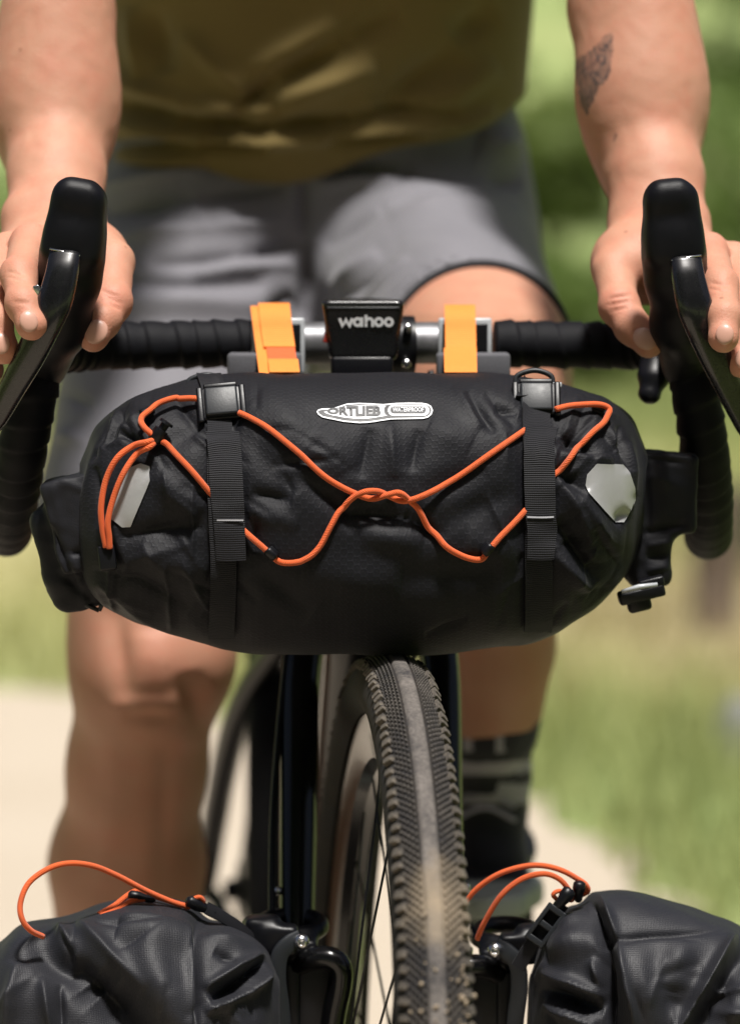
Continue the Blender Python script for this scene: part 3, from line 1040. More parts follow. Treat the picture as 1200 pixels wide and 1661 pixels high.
f = Field(BR(-0.10, 0.45, 0.90), BR(0.10, 0.80, 0.98) + np.array([0.06, 0.02, 0]), 0.006)
f.chain([(BR(0, 0.51, 0.945), 0.018), (BR(0, 0.60, 0.945), 0.024), (BR(0, 0.70, 0.945), 0.05)], 0.02)
f.halfspace((0, 0, 0.962), (0, 0, 1))
V, F = f.mesh()
mk('saddle', relax(V, F, 4), F, M['plastic'], bike)
# crank, pedals
BB = (0.46, 0.285)
PED_UP, PED_DN = BR(0.10, 0.375, 0.437), BR(-0.10, 0.53, 0.13)
V, F = tube(np.array([BR(-0.07, *BB), BR(0.07, *BB)]), 0.02, 20)
cr = mk('crank_axle', V, F, M['plastic'], bike)
for s, pd in ((1, PED_UP), (-1, PED_DN)):
    mk('crank_arm', *tube(np.array([BR(s * 0.066, *BB), (BR(s * 0.07, *BB) + pd) / 2 - np.array([s * 0.004, 0, 0]), pd - np.array([s * 0.022, 0, 0])]), np.array([0.013, 0.011, 0.012]), 12), M['paint'], cr)
    mk('pedal', *box(pd + np.array([s * 0.03, 0, 0]), 0.045, 0.045, 0.009, None, 0.004), M['plastic'], cr)
V, F = revolve([(-0.0015, 0.062), (0.0015, 0.062), (0.0015, 0.088), (-0.0015, 0.088)], 60, BR(-0.047, *BB), BR(1, 0, 0) - BR(0, 0, 0), BR(0, 1, 0) - BR(0, 0, 0), np.array([0, 0, 1.0]))
mk('chain_ring', V, F, M['spoke'], cr)

# --- fork
CR = BF(0, 0.018, 0.742)
AX = np.array([-0.167, 0.361])
f = Field(BF(-0.09, -0.22, 0.33) - 0.01, BF(0.09, 0.07, 0.80) + 0.01, 0.0032)
f.cone(BF(0, 0.026, 0.765), BF(0, 0.017, 0.735), 0.027, 0.027, 0.01)
for s in (-1, 1):
    pts = [(BF(s * 0.012, 0.012, 0.742), 0.021), (BF(s * 0.040, 0.008, 0.728), 0.0165), (BF(s * 0.0515, -0.006, 0.69), 0.0145),
           (BF(s * 0.0535, -0.045, 0.58), 0.0140), (BF(s * 0.055, -0.095, 0.47), 0.0125), (BF(s * 0.056, -0.165, 0.361), 0.011)]
    if s < 0:
        legs = []
    legs.append(tube(catmull([p for p, _ in pts], 8), np.interp(np.linspace(0, len(pts) - 1, 8 * (len(pts) - 1) + 1), range(len(pts)), [r for _, r in pts]), 20))
V, F = f.mesh()
V, F = join((relax(V, F, 4), [tuple(q) for q in F.tolist()]), *legs)
fork = mk('fork', V, F, M['paint'], bike)
for s in (-1, 1):
    for t in (0.25, 0.5, 0.72):
        p = BF(s * 0.0545, -0.045, 0.58) * (1 - t) + BF(s * 0.0565, -0.135, 0.41) * t + (BF(s * 0.0145, -0.002, 0) - BF(0, 0, 0))
        mk('mount_bolt', *tube(np.array([p - np.array([s * 0.003, 0, 0]), p + np.array([s * 0.0015, -0.001, 0])]), 0.003, 10), M['steel'], fork)
# brake hose from the bar down along the fork
hp = catmull([BF(-0.035, -0.018, 0.912), BF(-0.06, -0.010, 0.86), BF(-0.058, 0.010, 0.80), BF(-0.062, -0.004, 0.72), BF(-0.0725, -0.05, 0.58), BF(-0.072, -0.13, 0.42)], 10)
mk('brake_hose', *tube(hp, 0.0026, 10), M['plastic'], bike)
hp = catmull([BF(0.035, -0.018, 0.912), BF(0.055, -0.008, 0.84), BF(0.045, 0.02, 0.77), BF(0.040, 0.045, 0.70), BF(0.02, 0.08, 0.66)], 10)
mk('gear_cable', *tube(hp, 0.0026, 10), M['plastic'], bike)

# --- wheels
RW, RT = 0.361, 0.0245        # outer radius, casing radius
def wheel(name, loc, yaw, front):
    c = np.asarray(loc, float)
    ax = np.array([math.cos(yaw), math.sin(yaw), 0])
    ay = np.array([math.sin(yaw), -math.cos(yaw), 0])       # forwards
    az = np.array([LEAN if front else 0.0, 0, 1.0])
    az /= np.linalg.norm(az)
    ax = ax - az * (ax @ az)
    ax /= np.linalg.norm(ax)
    rc = RW - 0.0025 - RT
    prof = [(RT * math.sin(a), rc + RT * math.cos(a)) for a in np.linspace(-2.45, 2.45, 33)]
    V, F = revolve(prof, 200, c, ax, ay, az, closed_profile=False)
    w = mk('wheel', V, F, M['tyre'] if front else M['tyre_clean'], bike)          # the casing is the wheel's own mesh
    w.name = name
    ORG[w.name] = ORG[bike.name]
    if front:
        pr = [(o, rc + RT * math.cos(o / RT) + 0.0016 - (0.0018 if abs(o) > 0.0053 else 0)) for o in np.linspace(-0.0057, 0.0057, 9)]
        V, F = revolve(pr, 260, c, ax, ay, az, closed_profile=False)
        mk('tread_strip', V, F, M['strip'], w)
        # file tread: thousands of tiny diamonds, one mass
        Vs, Fs, o = [], [], 0
        for s in (-1, 1):
            for row in range(5):
                th0 = (0.0078 + 0.0024 * row) / RT
                cnt = 400
                for i in range(cnt):
                    a = (i + 0.5 * (row % 2)) / cnt * 2 * math.pi
                    quad = []
                    for (da, dt) in ((-0.36, 0.0), (0.0, 0.0012), (0.36, 0.0), (0.0, -0.0012)):
                        aa = a + (da + 0.25 * dt / 0.0012) * 2 * math.pi / cnt
                        tt = s * (th0 + dt / RT)
                        quad.append((aa, tt))
                    for hgt, kk in ((0.0, 1.0), (0.0016, 0.7)):
                        am = a
                        tm = s * th0
                        for (aa, tt) in quad:
                            a2 = am + (aa - am) * kk
                            t2 = tm + (tt - tm) * kk
                            rr = rc + (RT + hgt) * math.cos(t2)
                            Vs.append(c + ax * ((RT + hgt) * math.sin(t2)) + (ay * math.cos(a2) + az * math.sin(a2)) * rr)
                    q = (4, 5, 6, 7) if s > 0 else (7, 6, 5, 4)
                    Fs.append(tuple(o + x for x in q))
                    for j in range(4):
                        k = (j + 1) % 4
                        e = (j, k, k + 4, j + 4)
                        Fs.append(tuple(o + x for x in (e if s > 0 else e[::-1])))
                    o += 8
        tag(mk('file_tread', np.array(Vs), Fs, M['tread'], w, smooth=False), kind='stuff')
        # side knobs: those on the front and upper arc one by one, the rest as one mass
        kv, kf = box((0, 0, 0), 0.0034, 0.0026, 0.0022, None, 0.0007)
        kme = raw_mesh('tread_knob', kv, kf, M['knob'], False)
        rest = []
        cnt = 210
        g = np.random.default_rng(5)
        for s in (-1, 1):
            for i in range(cnt):
                a = (i + (0.5 if s > 0 else 0)) / cnt * 2 * math.pi
                th = s * (0.0212 + (0.0011 if i % 2 else 0)) / RT
                rad = ay * math.cos(a) + az * math.sin(a)
                tan = -ay * math.sin(a) + az * math.cos(a)
                nrm = rad * math.cos(th) + ax * math.sin(th)
                sd = -rad * math.sin(th) + ax * math.cos(th)
                p = c + rad * (rc + (RT + 0.0012) * math.cos(th)) + ax * ((RT + 0.0012) * math.sin(th))
                tw = R(14) * s + g.normal(0, 0.10)
                p = p + nrm * g.normal(0, 0.0003)
                u = sd * math.cos(tw) + tan * math.sin(tw)
                v = -sd * math.sin(tw) + tan * math.cos(tw)
                A = np.stack([u * g.uniform(0.82, 1.15), v * g.uniform(0.82, 1.18), nrm * g.uniform(0.75, 1.15)])
                if -0.25 < a < 1.95 or a > 2 * math.pi - 0.25:
                    k = bpy.data.objects.new('tread_knob', kme)
                    COL.objects.link(k)
                    k.parent = w
                    mm = Matrix.Identity(4)
                    for r_ in range(3):
                        for c_ in range(3):
                            mm[r_][c_] = A[c_][r_]
                        mm[r_][3] = p[r_] - ORG[w.name][r_]
                    k.matrix_local = mm
                else:
                    rest.append((kv @ A + p, kf))
        V, F = join(*rest)
        tag(mk('tread_blocks', V, F, M['knob'], w, smooth=False), kind='stuff')
    # rim
    V, F = revolve([(-0.0145, 0.3165), (-0.0125, 0.3165), (-0.010, 0.306), (0.010, 0.306), (0.0125, 0.3165), (0.0145, 0.3165), (0.0142, 0.300), (0.0085, 0.284), (0.0, 0.281), (-0.0085, 0.284), (-0.0142, 0.300)], 120, c, ax, ay, az)
    crease(mk('rim', V, F, M['paint'], w))
    V, F = revolve([(-0.048, 0.009), (-0.036, 0.012), (-0.033, 0.029), (-0.029, 0.029), (-0.025, 0.016), (0.025, 0.016), (0.029, 0.029), (0.033, 0.029), (0.036, 0.012), (0.048, 0.009), (0.048, 0.003), (-0.048, 0.003)], 32, c, ax, ay, az)
    hub = crease(mk('hub', V, F, M['plastic'], w))
    for i in range(28):
        s = 1 if i % 2 else -1
        a0 = 2 * math.pi * i / 28
        a1 = a0 + (0.95 if (i // 2) % 2 else -0.95)
        p0 = c + ax * (0.0145 * 0.0) + (ay * math.cos(a0) + az * math.sin(a0)) * 0.282
        p1 = c + ax * (s * 0.031) + (ay * math.cos(a1) + az * math.sin(a1)) * 0.026
        mk('spoke', *tube(np.array([p0, p1]), 0.0010, 6), M['spoke'], w)
    return w
wf = wheel('front_wheel', BF(0, AX[0], AX[1]), YAW_F, True)
wr = wheel('rear_wheel', BR(-0.008, 0.885, 0.361), R(2.0), False)
# dried mud and grit stuck to the front tread
g = np.random.default_rng(21)
axf = np.array([math.cos(YAW_F), math.sin(YAW_F), 0]); ayf = np.array([math.sin(YAW_F), -math.cos(YAW_F), 0]); azf = np.array([LEAN, 0, 1.0]) / math.sqrt(1 + LEAN ** 2); axf = axf - azf * (axf @ azf)
cf = BF(0, AX[0], AX[1])
bits = []
for i in range(90):
    a = R(g.normal(30, 5)); th = R(g.normal(38, 16)) if i < 52 else R(g.normal(-20, 20))
    if i >= 60:
        a = R(g.uniform(5, 35)); th = R(g.normal(0, 12))
    r_ = RT + 0.0028
    p = cf + axf * (r_ * math.sin(th)) + (ayf * math.cos(a) + azf * math.sin(a)) * (RW - 0.0025 - RT + r_ * math.cos(th))
    s = g.uniform(0.0003, 0.0009) * (1.7 if i % 17 == 0 else 1)
    bv, bf_ = box(p, s * g.uniform(0.8, 1.5), s, s * g.uniform(0.7, 1.4), np.linalg.qr(g.normal(size=(3, 3)))[0], s * 0.35)
    bits.append((bv, bf_))
V, F = join(*bits)
tag(mk('dried_mud', V, F, M['clay'], wf, smooth=False), kind='stuff')

# ================================================================== rider
rider = thing('person', 'cyclist in an olive t-shirt and grey shorts with both hands on the brake hoods', 'person', (-0.05, 0.5, 0.0))
def inpoly(px, py, poly):
    r = np.zeros(len(px), bool)
    n = len(poly)
    for i in range(n):
        x1, y1 = poly[i]
        x2, y2 = poly[(i + 1) % n]
        c = ((y1 > py) != (y2 > py)) & (px < (x2 - x1) * (py - y1) / (y2 - y1 + 1e-9) + x1)
        r ^= c
    return r
# --- legs, trunk, upper arms, neck and head: one surface
SHL, SHR = np.array([-0.205, 0.40, 1.415]), np.array([0.175, 0.415, 1.415])
ELL, ELR = P(95, -70, 0.125), P(1022, -80, 0.145)
HL, HR = P(345, 430, 0.58), P(665, 430, 0.58)
fd = Field((-0.36, 0.02, 0.06), (0.36, 0.86, 1.80), 0.005)
fd.chain([(P(505, 380, 0.62), 0.095), (P(505, 100, 0.56), 0.085), (np.array([-0.03, 0.51, 1.34]), 0.098)], 0.04, (1, 0, 0), 1.5)
fd.cone(SHL + np.array([0.06, 0, 0.01]), SHR - np.array([0.06, 0, -0.01]), 0.07, 0.07, 0.04)
fd.chain([(np.array([-0.02, 0.44, 1.44]), 0.058), (np.array([-0.02, 0.415, 1.53]), 0.054)], 0.04)
fd.ell((-0.02, 0.385, 1.625), (0.074, 0.094, 0.115), 0.03)
fd.ell((-0.02, 0.292, 1.605), (0.013, 0.022, 0.022), 0.015)
fd.ell((-0.02, 0.325, 1.545), (0.036, 0.036, 0.032), 0.03)
for s in (-1, 1):
    fd.ell((-0.02 + s * 0.076, 0.40, 1.615), (0.010, 0.018, 0.030), 0.008)
    fd.ell((-0.02 + s * 0.030, 0.302, 1.622), (0.014, 0.008, 0.010), 0.006)
fd.chain([(SHL, 0.058), ((SHL + ELL) / 2 + np.array([-0.01, 0.01, 0]), 0.047), (ELL, 0.0425), (P(95, 30, 0.092), 0.0375)], 0.012)
fd.chain([(SHR, 0.058), ((SHR + ELR) / 2 + np.array([0.01, 0.01, 0]), 0.047), (ELR, 0.0435), (P(1018, 30, 0.110), 0.0395)], 0.012)
# straight leg
fd.chain([(HL, 0.092), (P(290, 780, 0.42), 0.078), (P(246, 985, 0.285), 0.060), (P(242, 1085, 0.27), 0.0575), (P(222, 1240, 0.32), 0.0515),
          (P(206, 1405, 0.375), 0.0600), (P(205, 1530, 0.40), 0.052), (P(212, 1830, 0.45), 0.034)], 0.035)
fd.ell(P(250, 1085, 0.222), (0.034, 0.018, 0.043), 0.020)
fd.ell(P(330, 1060, 0.25), (0.022, 0.03, 0.032), 0.025)
fd.ell(P(236, 1185, 0.262), (0.017, 0.012, 0.028), 0.02)
fd.cone(P(243, 1200, 0.272), P(235, 1600, 0.36), 0.014, 0.012, 0.025)
fd.cone(P(212, 1830, 0.45), P(212, 1900, 0.38), 0.036, 0.03, 0.03)
# raised leg
fd.chain([(HR, 0.090), (HR + (P(777, 580, 0.237) - HR) * 0.7, 0.072), (P(777, 582, 0.234), 0.0670), (P(782, 612, 0.185), 0.063), (P(786, 655, 0.135), 0.058), (P(796, 850, 0.245), 0.056), (P(798, 1050, 0.325), 0.0465),
          (P(794, 1140, 0.355), 0.0385), (P(785, 1300, 0.42), 0.034)], 0.03)
fd.ell(P(786, 650, 0.085), (0.034, 0.02, 0.04), 0.02)
fd.cone(P(785, 1300, 0.42), P(790, 1400, 0.41), 0.031, 0.028, 0.01)
BV, BFc = fd.mesh()
BV = relax(BV, BFc, 5)
N = vnormals(BV, BFc)
px, py = proj(BV)
BV = BV + N * (facing(BV, N) * folds(px, py, [(185, 990, 196, 1130, 22, -0.009), (306, 1100, 330, 1190, 22, -0.011), (250, 1030, 255, 1110, 40, 0.005), (165, 1180, 190, 1290, 22, 0.003), (205, 1168, 300, 1172, 15, -0.006), (270, 1220, 262, 1450, 16, -0.004), (180, 1300, 165, 1430, 30, 0.004)]))[:, None]
tan_b = np.where(BV[:, 2] < 0.95, 0.42, 0.12) + 0.1 * np.clip(waves(BV, 0.08, 8), -1, 1)
flush_b = 0.25 * np.exp(-((px - 250) ** 2 + (py - 1060) ** 2) / 55.0 ** 2)
ISL = [(BV, BFc, tan_b, flush_b, np.zeros(len(BV)), 0)]

# --- forearms and hands, in finer grain
def arm(side):
    H = 0.0017
    sY = -0.017 if side < 0 else 0.018
    def Q(x, y, Y):        # the bar is not quite square to the view
        return P(x, y, Y + sY)
    if side < 0:
        f = Field((-0.315, -0.235, 0.885), (-0.135, 0.20, 1.262), H)
        fore = [(P(95, -95, 0.135), 0.038), (P(95, 20, 0.095), 0.0385), (P(89, 170, 0.052), 0.0375), (P(93, 285, 0.012), 0.0295), (P(92, 362, -0.018), 0.0260)]
        wristdir = (1, 0.3, 0)
        palm = [((96, 412, -0.045), (0.040, 0.036, 0.027)), ((62, 420, -0.072), (0.030, 0.034, 0.024)), ((150, 425, -0.058), (0.027, 0.026, 0.026))]
        thumb = [((128, 405, -0.045), .020), ((182, 425, -0.082), .0150), ((181, 490, -0.117), .0138), ((166, 520, -0.132), .0120), ((151, 546, -0.141), .0098)]
        fings = [[((84, 405, -0.062), .016), ((50, 396, -0.112), .0138), ((31, 446, -0.168), .0122), ((37, 492, -0.194), .0112), ((51, 527, -0.204), .0098)],
                 [((66, 412, -0.05), .016), ((12, 410, -0.095), .0135), ((-14, 470, -0.148), .0122), ((-8, 522, -0.172), .0112), ((6, 566, -0.180), .0098)],
                 [((50, 425, -0.04), .015), ((-14, 430, -0.075), .0130), ((-46, 495, -0.122), .0118), ((-34, 560, -0.150), .0108), ((-18, 600, -0.158), .0095)],
                 [((40, 440, -0.03), .014), ((-26, 458, -0.055), .0118), ((-62, 520, -0.090), .0104), ((-52, 580, -0.116), .0095), ((-38, 618, -0.126), .0085)]]
        nails = [((47, 520, -0.2152), (0.25, 0.97), .0064, .0078), ((2, 556, -0.1925), (0.10, 0.99), .0062, .0078), ((156, 537, -0.1515), (-0.50, 0.86), .0080, .0092)]
        webs = [((120, 418, -0.06), (60, 408, -0.085), .014), ((120, 415, -0.06), (160, 420, -0.07), .016)]
        knuck = [(31, 446, -0.165), (181, 488, -0.125), (50, 392, -0.115), (-14, 470, -0.15), (33, 492, -0.19)]
        cre = [(168, 478, 198, 492, 3.0, -0.0015), (162, 486, 196, 501, 3.0, -0.0015), (164, 470, 194, 482, 2.6, -0.0011), (12, 440, 40, 446, 2.6, -0.0011), (12, 448, 42, 455, 2.6, -0.0011), (20, 488, 48, 492, 2.4, -0.0010)]
    else:
        f = Field((0.135, -0.205, 0.885), (0.325, 0.215, 1.262), H)
        fore = [(P(1010, -100, 0.155), 0.040), (P(1016, 10, 0.115), 0.0410), (P(1044, 160, 0.070), 0.0390), (P(1066, 290, 0.022), 0.0290), (P(1070, 372, -0.010), 0.0265)]
        wristdir = (1, -0.3, 0)
        palm = [((1068, 422, -0.037), (0.040, 0.036, 0.027)), ((1120, 428, -0.064), (0.030, 0.034, 0.024)), ((1020, 428, -0.048), (0.027, 0.026, 0.026))]
        thumb = [((1050, 415, -0.037), .019), ((996, 438, -0.070), .0150), ((1004, 496, -0.100), .0138), ((1026, 530, -0.112), .0122), ((1052, 556, -0.120), .0100)]
        fings = [[((1105, 412, -0.055), .016), ((1148, 410, -0.100), .0138), ((1168, 462, -0.162), .0120), ((1175, 512, -0.188), .0112), ((1173, 547, -0.198), .0098)],
                 [((1125, 418, -0.045), .016), ((1190, 425, -0.085), .0135), ((1214, 490, -0.138), .0122), ((1214, 545, -0.160), .0112), ((1202, 588, -0.170), .0098)],
                 [((1140, 430, -0.035), .015), ((1216, 446, -0.065), .0130), ((1246, 510, -0.112), .0118), ((1240, 575, -0.138), .0108), ((1228, 615, -0.146), .0095)],
                 [((1150, 445, -0.025), .014), ((1228, 470, -0.045), .0118), ((1262, 532, -0.080), .0104), ((1254, 592, -0.106), .0095), ((1244, 630, -0.114), .0085)]]
        nails = [((1175, 541, -0.2098), (-0.06, 0.99), .0064, .0076), ((1206, 580, -0.1825), (-0.2, 0.97), .0062, .0078), ((1046, 548, -0.1315), (0.72, 0.69), .0078, .0092)]
        webs = [((1060, 420, -0.05), (1125, 415, -0.075), .014), ((1060, 418, -0.05), (1020, 424, -0.06), .016)]
        knuck = [(1168, 460, -0.155), (1002, 494, -0.108), (1148, 406, -0.105), (1214, 490, -0.14), (1176, 512, -0.178)]
        cre = [(988, 484, 1022, 478, 3.0, -0.0015), (986, 494, 1020, 488, 3.0, -0.0015), (990, 504, 1018, 498, 2.6, -0.0011), (1152, 458, 1182, 464, 2.6, -0.0011), (1152, 468, 1184, 473, 2.6, -0.0011)]
    fore[3] = (fore[3][0] + np.array([0, sY * 0.5, 0]), fore[3][1])
    fore[4] = (fore[4][0] + np.array([0, sY, 0]), fore[4][1])
    f.chain(fore, 0.02, wristdir, 1.0)
    f.cone(fore[3][0], fore[4][0], 0.024, 0.0215, 0.012, wristdir, 1.35)
    # muscle of the forearm, wrist bone
    a, b = fore[1][0], fore[3][0]
    f.ell((a * 0.6 + b * 0.4) + np.array([-side * 0.010, -0.008, 0.0]), (0.026, 0.024, 0.085), 0.04)
    f.ell((a * 0.55 + b * 0.45) + np.array([side * 0.012, -0.002, 0.0]), (0.026, 0.025, 0.08), 0.04)
    f.ell(fore[4][0] + np.array([side * 0.024, -0.010, 0.006]), (0.010, 0.010, 0.012), 0.010)
    f.cone(fore[4][0], Q(*palm[0][0]), 0.0255, 0.029, 0.02, (1, 0, 0), 1.25)
    for c, r in palm:
        f.ell(Q(*c), r, 0.016)
    for a, b, r in webs:
        f.cone(Q(*a), Q(*b), r, r * 0.85, 0.012)
    def chain(pts, k):
        q = [(Q(*p), r) for p, r in pts]
        for i, ((a, ra), (b, rb)) in enumerate(zip(q[:-1], q[1:])):
            f.cone(a, b, ra * (1.0 if i == 0 else 1.02), rb * 0.98, k if i == 0 else 0.004)
            f.ell(b, (rb * 1.03, rb * 1.03, rb * 1.03), 0.004)
    # the fingers are blended among themselves as separate bodies, so that they stay apart
    keepv = f.v
    total = None
    for ch in fings + [thumb]:
        f.v = np.full_like(keepv, 1.0)
        chain(ch, 0.006)
        total = f.v.copy() if total is None else np.minimum(total, f.v)
    k = 0.009
    t = np.clip(0.5 + 0.5 * (total - keepv) / k, 0, 1)
    f.v = total * (1 - t) + keepv * t - k * t * (1 - t)
    V, F = f.mesh()
    V = relax(V, F, 5)
    N = vnormals(V, F)
    px, py = proj(V)
    V = V + N * (facing(V, N) * folds(px, py, cre))[:, None] + N * (0.00012 * waves(V, 0.010, 31, 12))[:, None]
    fl = np.zeros(len(V))
    for kx in knuck:
        d2 = ((V - Q(*kx)) ** 2).sum(1)
        fl = np.maximum(fl, 0.55 * np.exp(-d2 / 0.0135 ** 2))
    for kx, _, _, _ in nails:
        d2 = ((V - Q(*kx)) ** 2).sum(1)
        fl = np.maximum(fl, 0.45 * np.exp(-d2 / 0.014 ** 2))
    ink = np.zeros(len(V))
    if side > 0:
        jx = px + 1.1 * waves(V, 0.004, 77, 8)
        jy = py + 1.1 * waves(V, 0.004, 78, 8)
        fr = (V[:, 1] < 0.5 * (fore[1][0][1] + fore[2][0][1]) + 0.02)
        ink = (inpoly(jx, jy, [(930, 100), (945, 88), (962, 78), (978, 60), (992, 50), (994, 80), (990, 122), (972, 140), (960, 168), (951, 186), (942, 168), (936, 135)]) & fr).astype(float)
        ink = np.maximum(ink, 0.7 * (inpoly(jx, jy, [(992, 226), (997, 214), (1001, 216), (996, 230)]) & fr))
        ln = np.exp(-(waves(V, 0.0075, 79, 6) / 0.22) ** 2)
        lower = np.clip((py - 60) / 110, 0, 1)
        ink *= np.clip(0.42 + 0.30 * lower + 0.5 * ln, 0, 0.96)
    ISL.append((V, F, np.full(len(V), 0.04) + 0.05 * np.clip(waves(V, 0.05, 9), 0, 1), fl, ink, 0))
    for c, d, w, h in nails:
        c = Q(*c)
        du = np.array([d[0], -0.22, -d[1]])
        du /= np.linalg.norm(du)
        nn = np.array([0.12 * -side, -0.90, 0.42])
        nn -= du * (nn @ du)
        nn /= np.linalg.norm(nn)
        sd = np.cross(du, nn)
        fn = Field(c - 0.013, c + 0.013, 0.0009)
        fn.ell(c - nn * 0.0019, (w, 0.0027, h), 0.0, np.array([sd, nn, du]))
        Vn, Fn = fn.mesh()
        z = np.zeros(len(Vn))
        ISL.append((relax(Vn, Fn, 2), Fn, z, z, z, 1))
arm(-1)
arm(1)
Vt, Ft, mi, o = [], [], [], 0
for V, F, a, b, c, m in ISL:
    Vt.append(V)
    Ft.append(F + o)
    mi.append(np.full(len(F), m))
    o += len(V)
mk('body', np.concatenate(Vt), np.concatenate(Ft), [M['skin'], M['nail']], rider, midx=np.concatenate(mi),
   fcol={'tan': np.clip(np.concatenate([i[2] for i in ISL]), 0, 1), 'flush': np.concatenate([i[3] for i in ISL]), 'ink': np.concatenate([i[4] for i in ISL])})
# hair, out of the picture
f = Field((-0.13, 0.25, 1.56), (0.09, 0.53, 1.78), 0.006)
f.ell((-0.02, 0.405, 1.655), (0.083, 0.098, 0.095), 0)
f.halfspace((0, 0.34, 1.66), (0, -0.6, -0.8))
V, F = f.mesh()
V = V + 0.004 * waves(V, 0.02, 12)[:, None]
mk('hair', V, F, plain('brown_hair', (0.05, 0.03, 0.02), 0.6, var=0.3, bump=0.5, bscale=300), rider)

# --- t-shirt
fd = Field((-0.36, 0.16, 1.00), (0.33, 0.82, 1.52), 0.004)
fd.chain([(P(500, 262, 0.59), 0.116), (P(503, 100, 0.55), 0.1155), (P(507, -90, 0.525), 0.117), (np.array([-0.03, 0.50, 1.35]), 0.118)], 0.04, (1, 0, 0), 1.56)
fd.cone(SHL + np.array([0.07, 0, 0]), SHR - np.array([0.07, 0, 0]), 0.078, 0.078, 0.04)
for s, sh, el in ((-1, SHL, ELL), (1, SHR, ELR)):
    fd.cone(sh, sh + (el - sh) * 0.62, 0.070, 0.068, 0.03)
    d = (el - sh) / np.linalg.norm(el - sh)
fd.cone((-0.02, 0.44, 1.46), (-0.02, 0.41, 1.56), 0.066, 0.066, 0.01, op='sub')
# hem: a slanting, slightly waved cut
hx, hy = fd.ax[0][:, None, None], fd.ax[1][None, :, None]
zc = 1.066 + 0.060 * (hx + 0.05) / 0.34 + 0.040 * np.clip((hx - 0.045) / 0.10, 0, 1.2) ** 2 + 0.004 * np.sin(hx * 34) + 0.05 * (hy - 0.46)
fd.v = np.maximum(fd.v, (zc - fd.ax[2][None, None, :]).astype(np.float32))
V, F = fd.mesh()
V = relax(V, F, 3)
N = vnormals(V, F)
px, py = proj(V)
sf = [(180, 170, 300, 196, 13, -0.008), (300, 196, 430, 208, 13, -0.009), (430, 206, 560, 196, 13, -0.008), (560, 196, 730, 176, 13, -0.006),
      (180, 196, 330, 220, 12, 0.007), (330, 220, 520, 222, 12, 0.008), (520, 222, 700, 206, 12, 0.007), (700, 206, 800, 180, 12, 0.006),
      (180, 232, 300, 240, 9, -0.009), (300, 240, 430, 236, 9, -0.007), (540, 232, 680, 224, 10, -0.006), (190, 252, 330, 260, 10, 0.006),
      (170, 120, 300, 165, 16, 0.006), (300, 165, 430, 178, 14, 0.006), (380, 185, 440, 130, 18, -0.008), (440, 130, 560, 70, 22, -0.006), (560, 70, 640, 20, 22, -0.005),
      (460, 160, 600, 110, 24, 0.007), (420, 110, 540, 40, 20, 0.005), (620, 170, 740, 90, 26, -0.007), (680, 190, 800, 110, 20, 0.005), (250, 20, 270, 110, 20, -0.005), (210, 20, 225, 120, 18, 0.004),
      (300, 60, 400, 150, 18, 0.004), (740, 60, 800, 20, 24, -0.005)]
V = V + N * (facing(V, N) * 2.1 * folds(px, py, sf, True))[:, None] + N * (0.0022 * waves(V, 0.10, 51, 12))[:, None]
mk('t_shirt', V, F, M['shirt'], rider)

# --- shorts
fd = Field((-0.36, 0.19, 0.74), (0.30, 0.82, 1.14), 0.004)
fd.chain([(P(503, 170, 0.575), 0.1105), (P(500, 262, 0.595), 0.1130), (P(500, 330, 0.595), 0.1165), (P(502, 400, 0.60), 0.118)], 0.03, (1, 0, 0), 1.6)
fd.cone(HL + np.array([0, -0.02, 0]), P(238, 860, 0.375), 0.108, 0.099, 0.03)
fd.cone(HR + np.array([0.008, -0.02, 0]), P(777, 580, 0.237), 0.108, 0.0775, 0.03, cut=False)
hd = P(777, 580, 0.237) - HR
hd /= np.linalg.norm(hd)
hc = P(777, 580, 0.237) - hd * 0.004
# cut the raised leg square at the hem, then hollow it
X, Y, Z = fd.ax[0][:, None, None], fd.ax[1][None, :, None], fd.ax[2][None, None, :]
d = (X - hc[0]) * hd[0] + (Y - hc[1]) * hd[1] + (Z - hc[2]) * hd[2]
fd.v = np.where((X > -0.02) & (Y < 0.42), np.maximum(fd.v, d), fd.v).astype(np.float32)
fd.cone(hc - hd * 0.03, hc + hd * 0.05, 0.0745, 0.0735, 0.0, op='sub', cut=True)
lc, ld = P(240, 850, 0.38), P(238, 860, 0.375) - HL
fd.v = np.where(Z < 0.9, np.maximum(fd.v, lc[2] - 0.0 - Z), fd.v).astype(np.float32)
V, F = fd.mesh()
V = relax(V, F, 3)
N = vnormals(V, F)
px, py = proj(V)
sf = [(492, 270, 496, 400, 9, -0.006), (496, 400, 492, 520, 12, -0.012), (470, 480, 420, 530, 16, -0.008),
      (170, 345, 300, 320, 15, -0.008), (300, 320, 460, 300, 14, -0.006), (170, 300, 330, 275, 14, 0.006), (180, 385, 330, 370, 18, 0.006), (330, 370, 470, 360, 16, 0.005),
      (250, 425, 400, 412, 12, -0.006), (400, 412, 480, 400, 12, -0.007), (320, 445, 470, 430, 10, 0.005), (190, 455, 420, 462, 13, -0.006), (190, 490, 420, 495, 20, 0.007),
      (520, 275, 660, 270, 12, -0.009), (660, 270, 800, 285, 13, -0.009), (800, 285, 840, 300, 12, -0.010), (520, 300, 640, 290, 12, 0.006),
      (540, 400, 620, 340, 14, -0.007), (620, 340, 700, 305, 13, -0.008), (700, 305, 800, 305, 13, -0.007), (800, 310, 845, 345, 10, -0.006),
      (640, 350, 760, 320, 16, 0.006), (760, 320, 840, 350, 14, 0.006), (540, 470, 610, 415, 15, 0.009), (560, 490, 640, 430, 9, -0.006), (590, 480, 660, 425, 9, 0.006), (660, 400, 800, 390, 26, 0.004),
      (780, 230, 840, 240, 28, 0.010), (100, 640, 150, 660, 12, -0.004), (80, 700, 140, 720, 14, 0.004)]
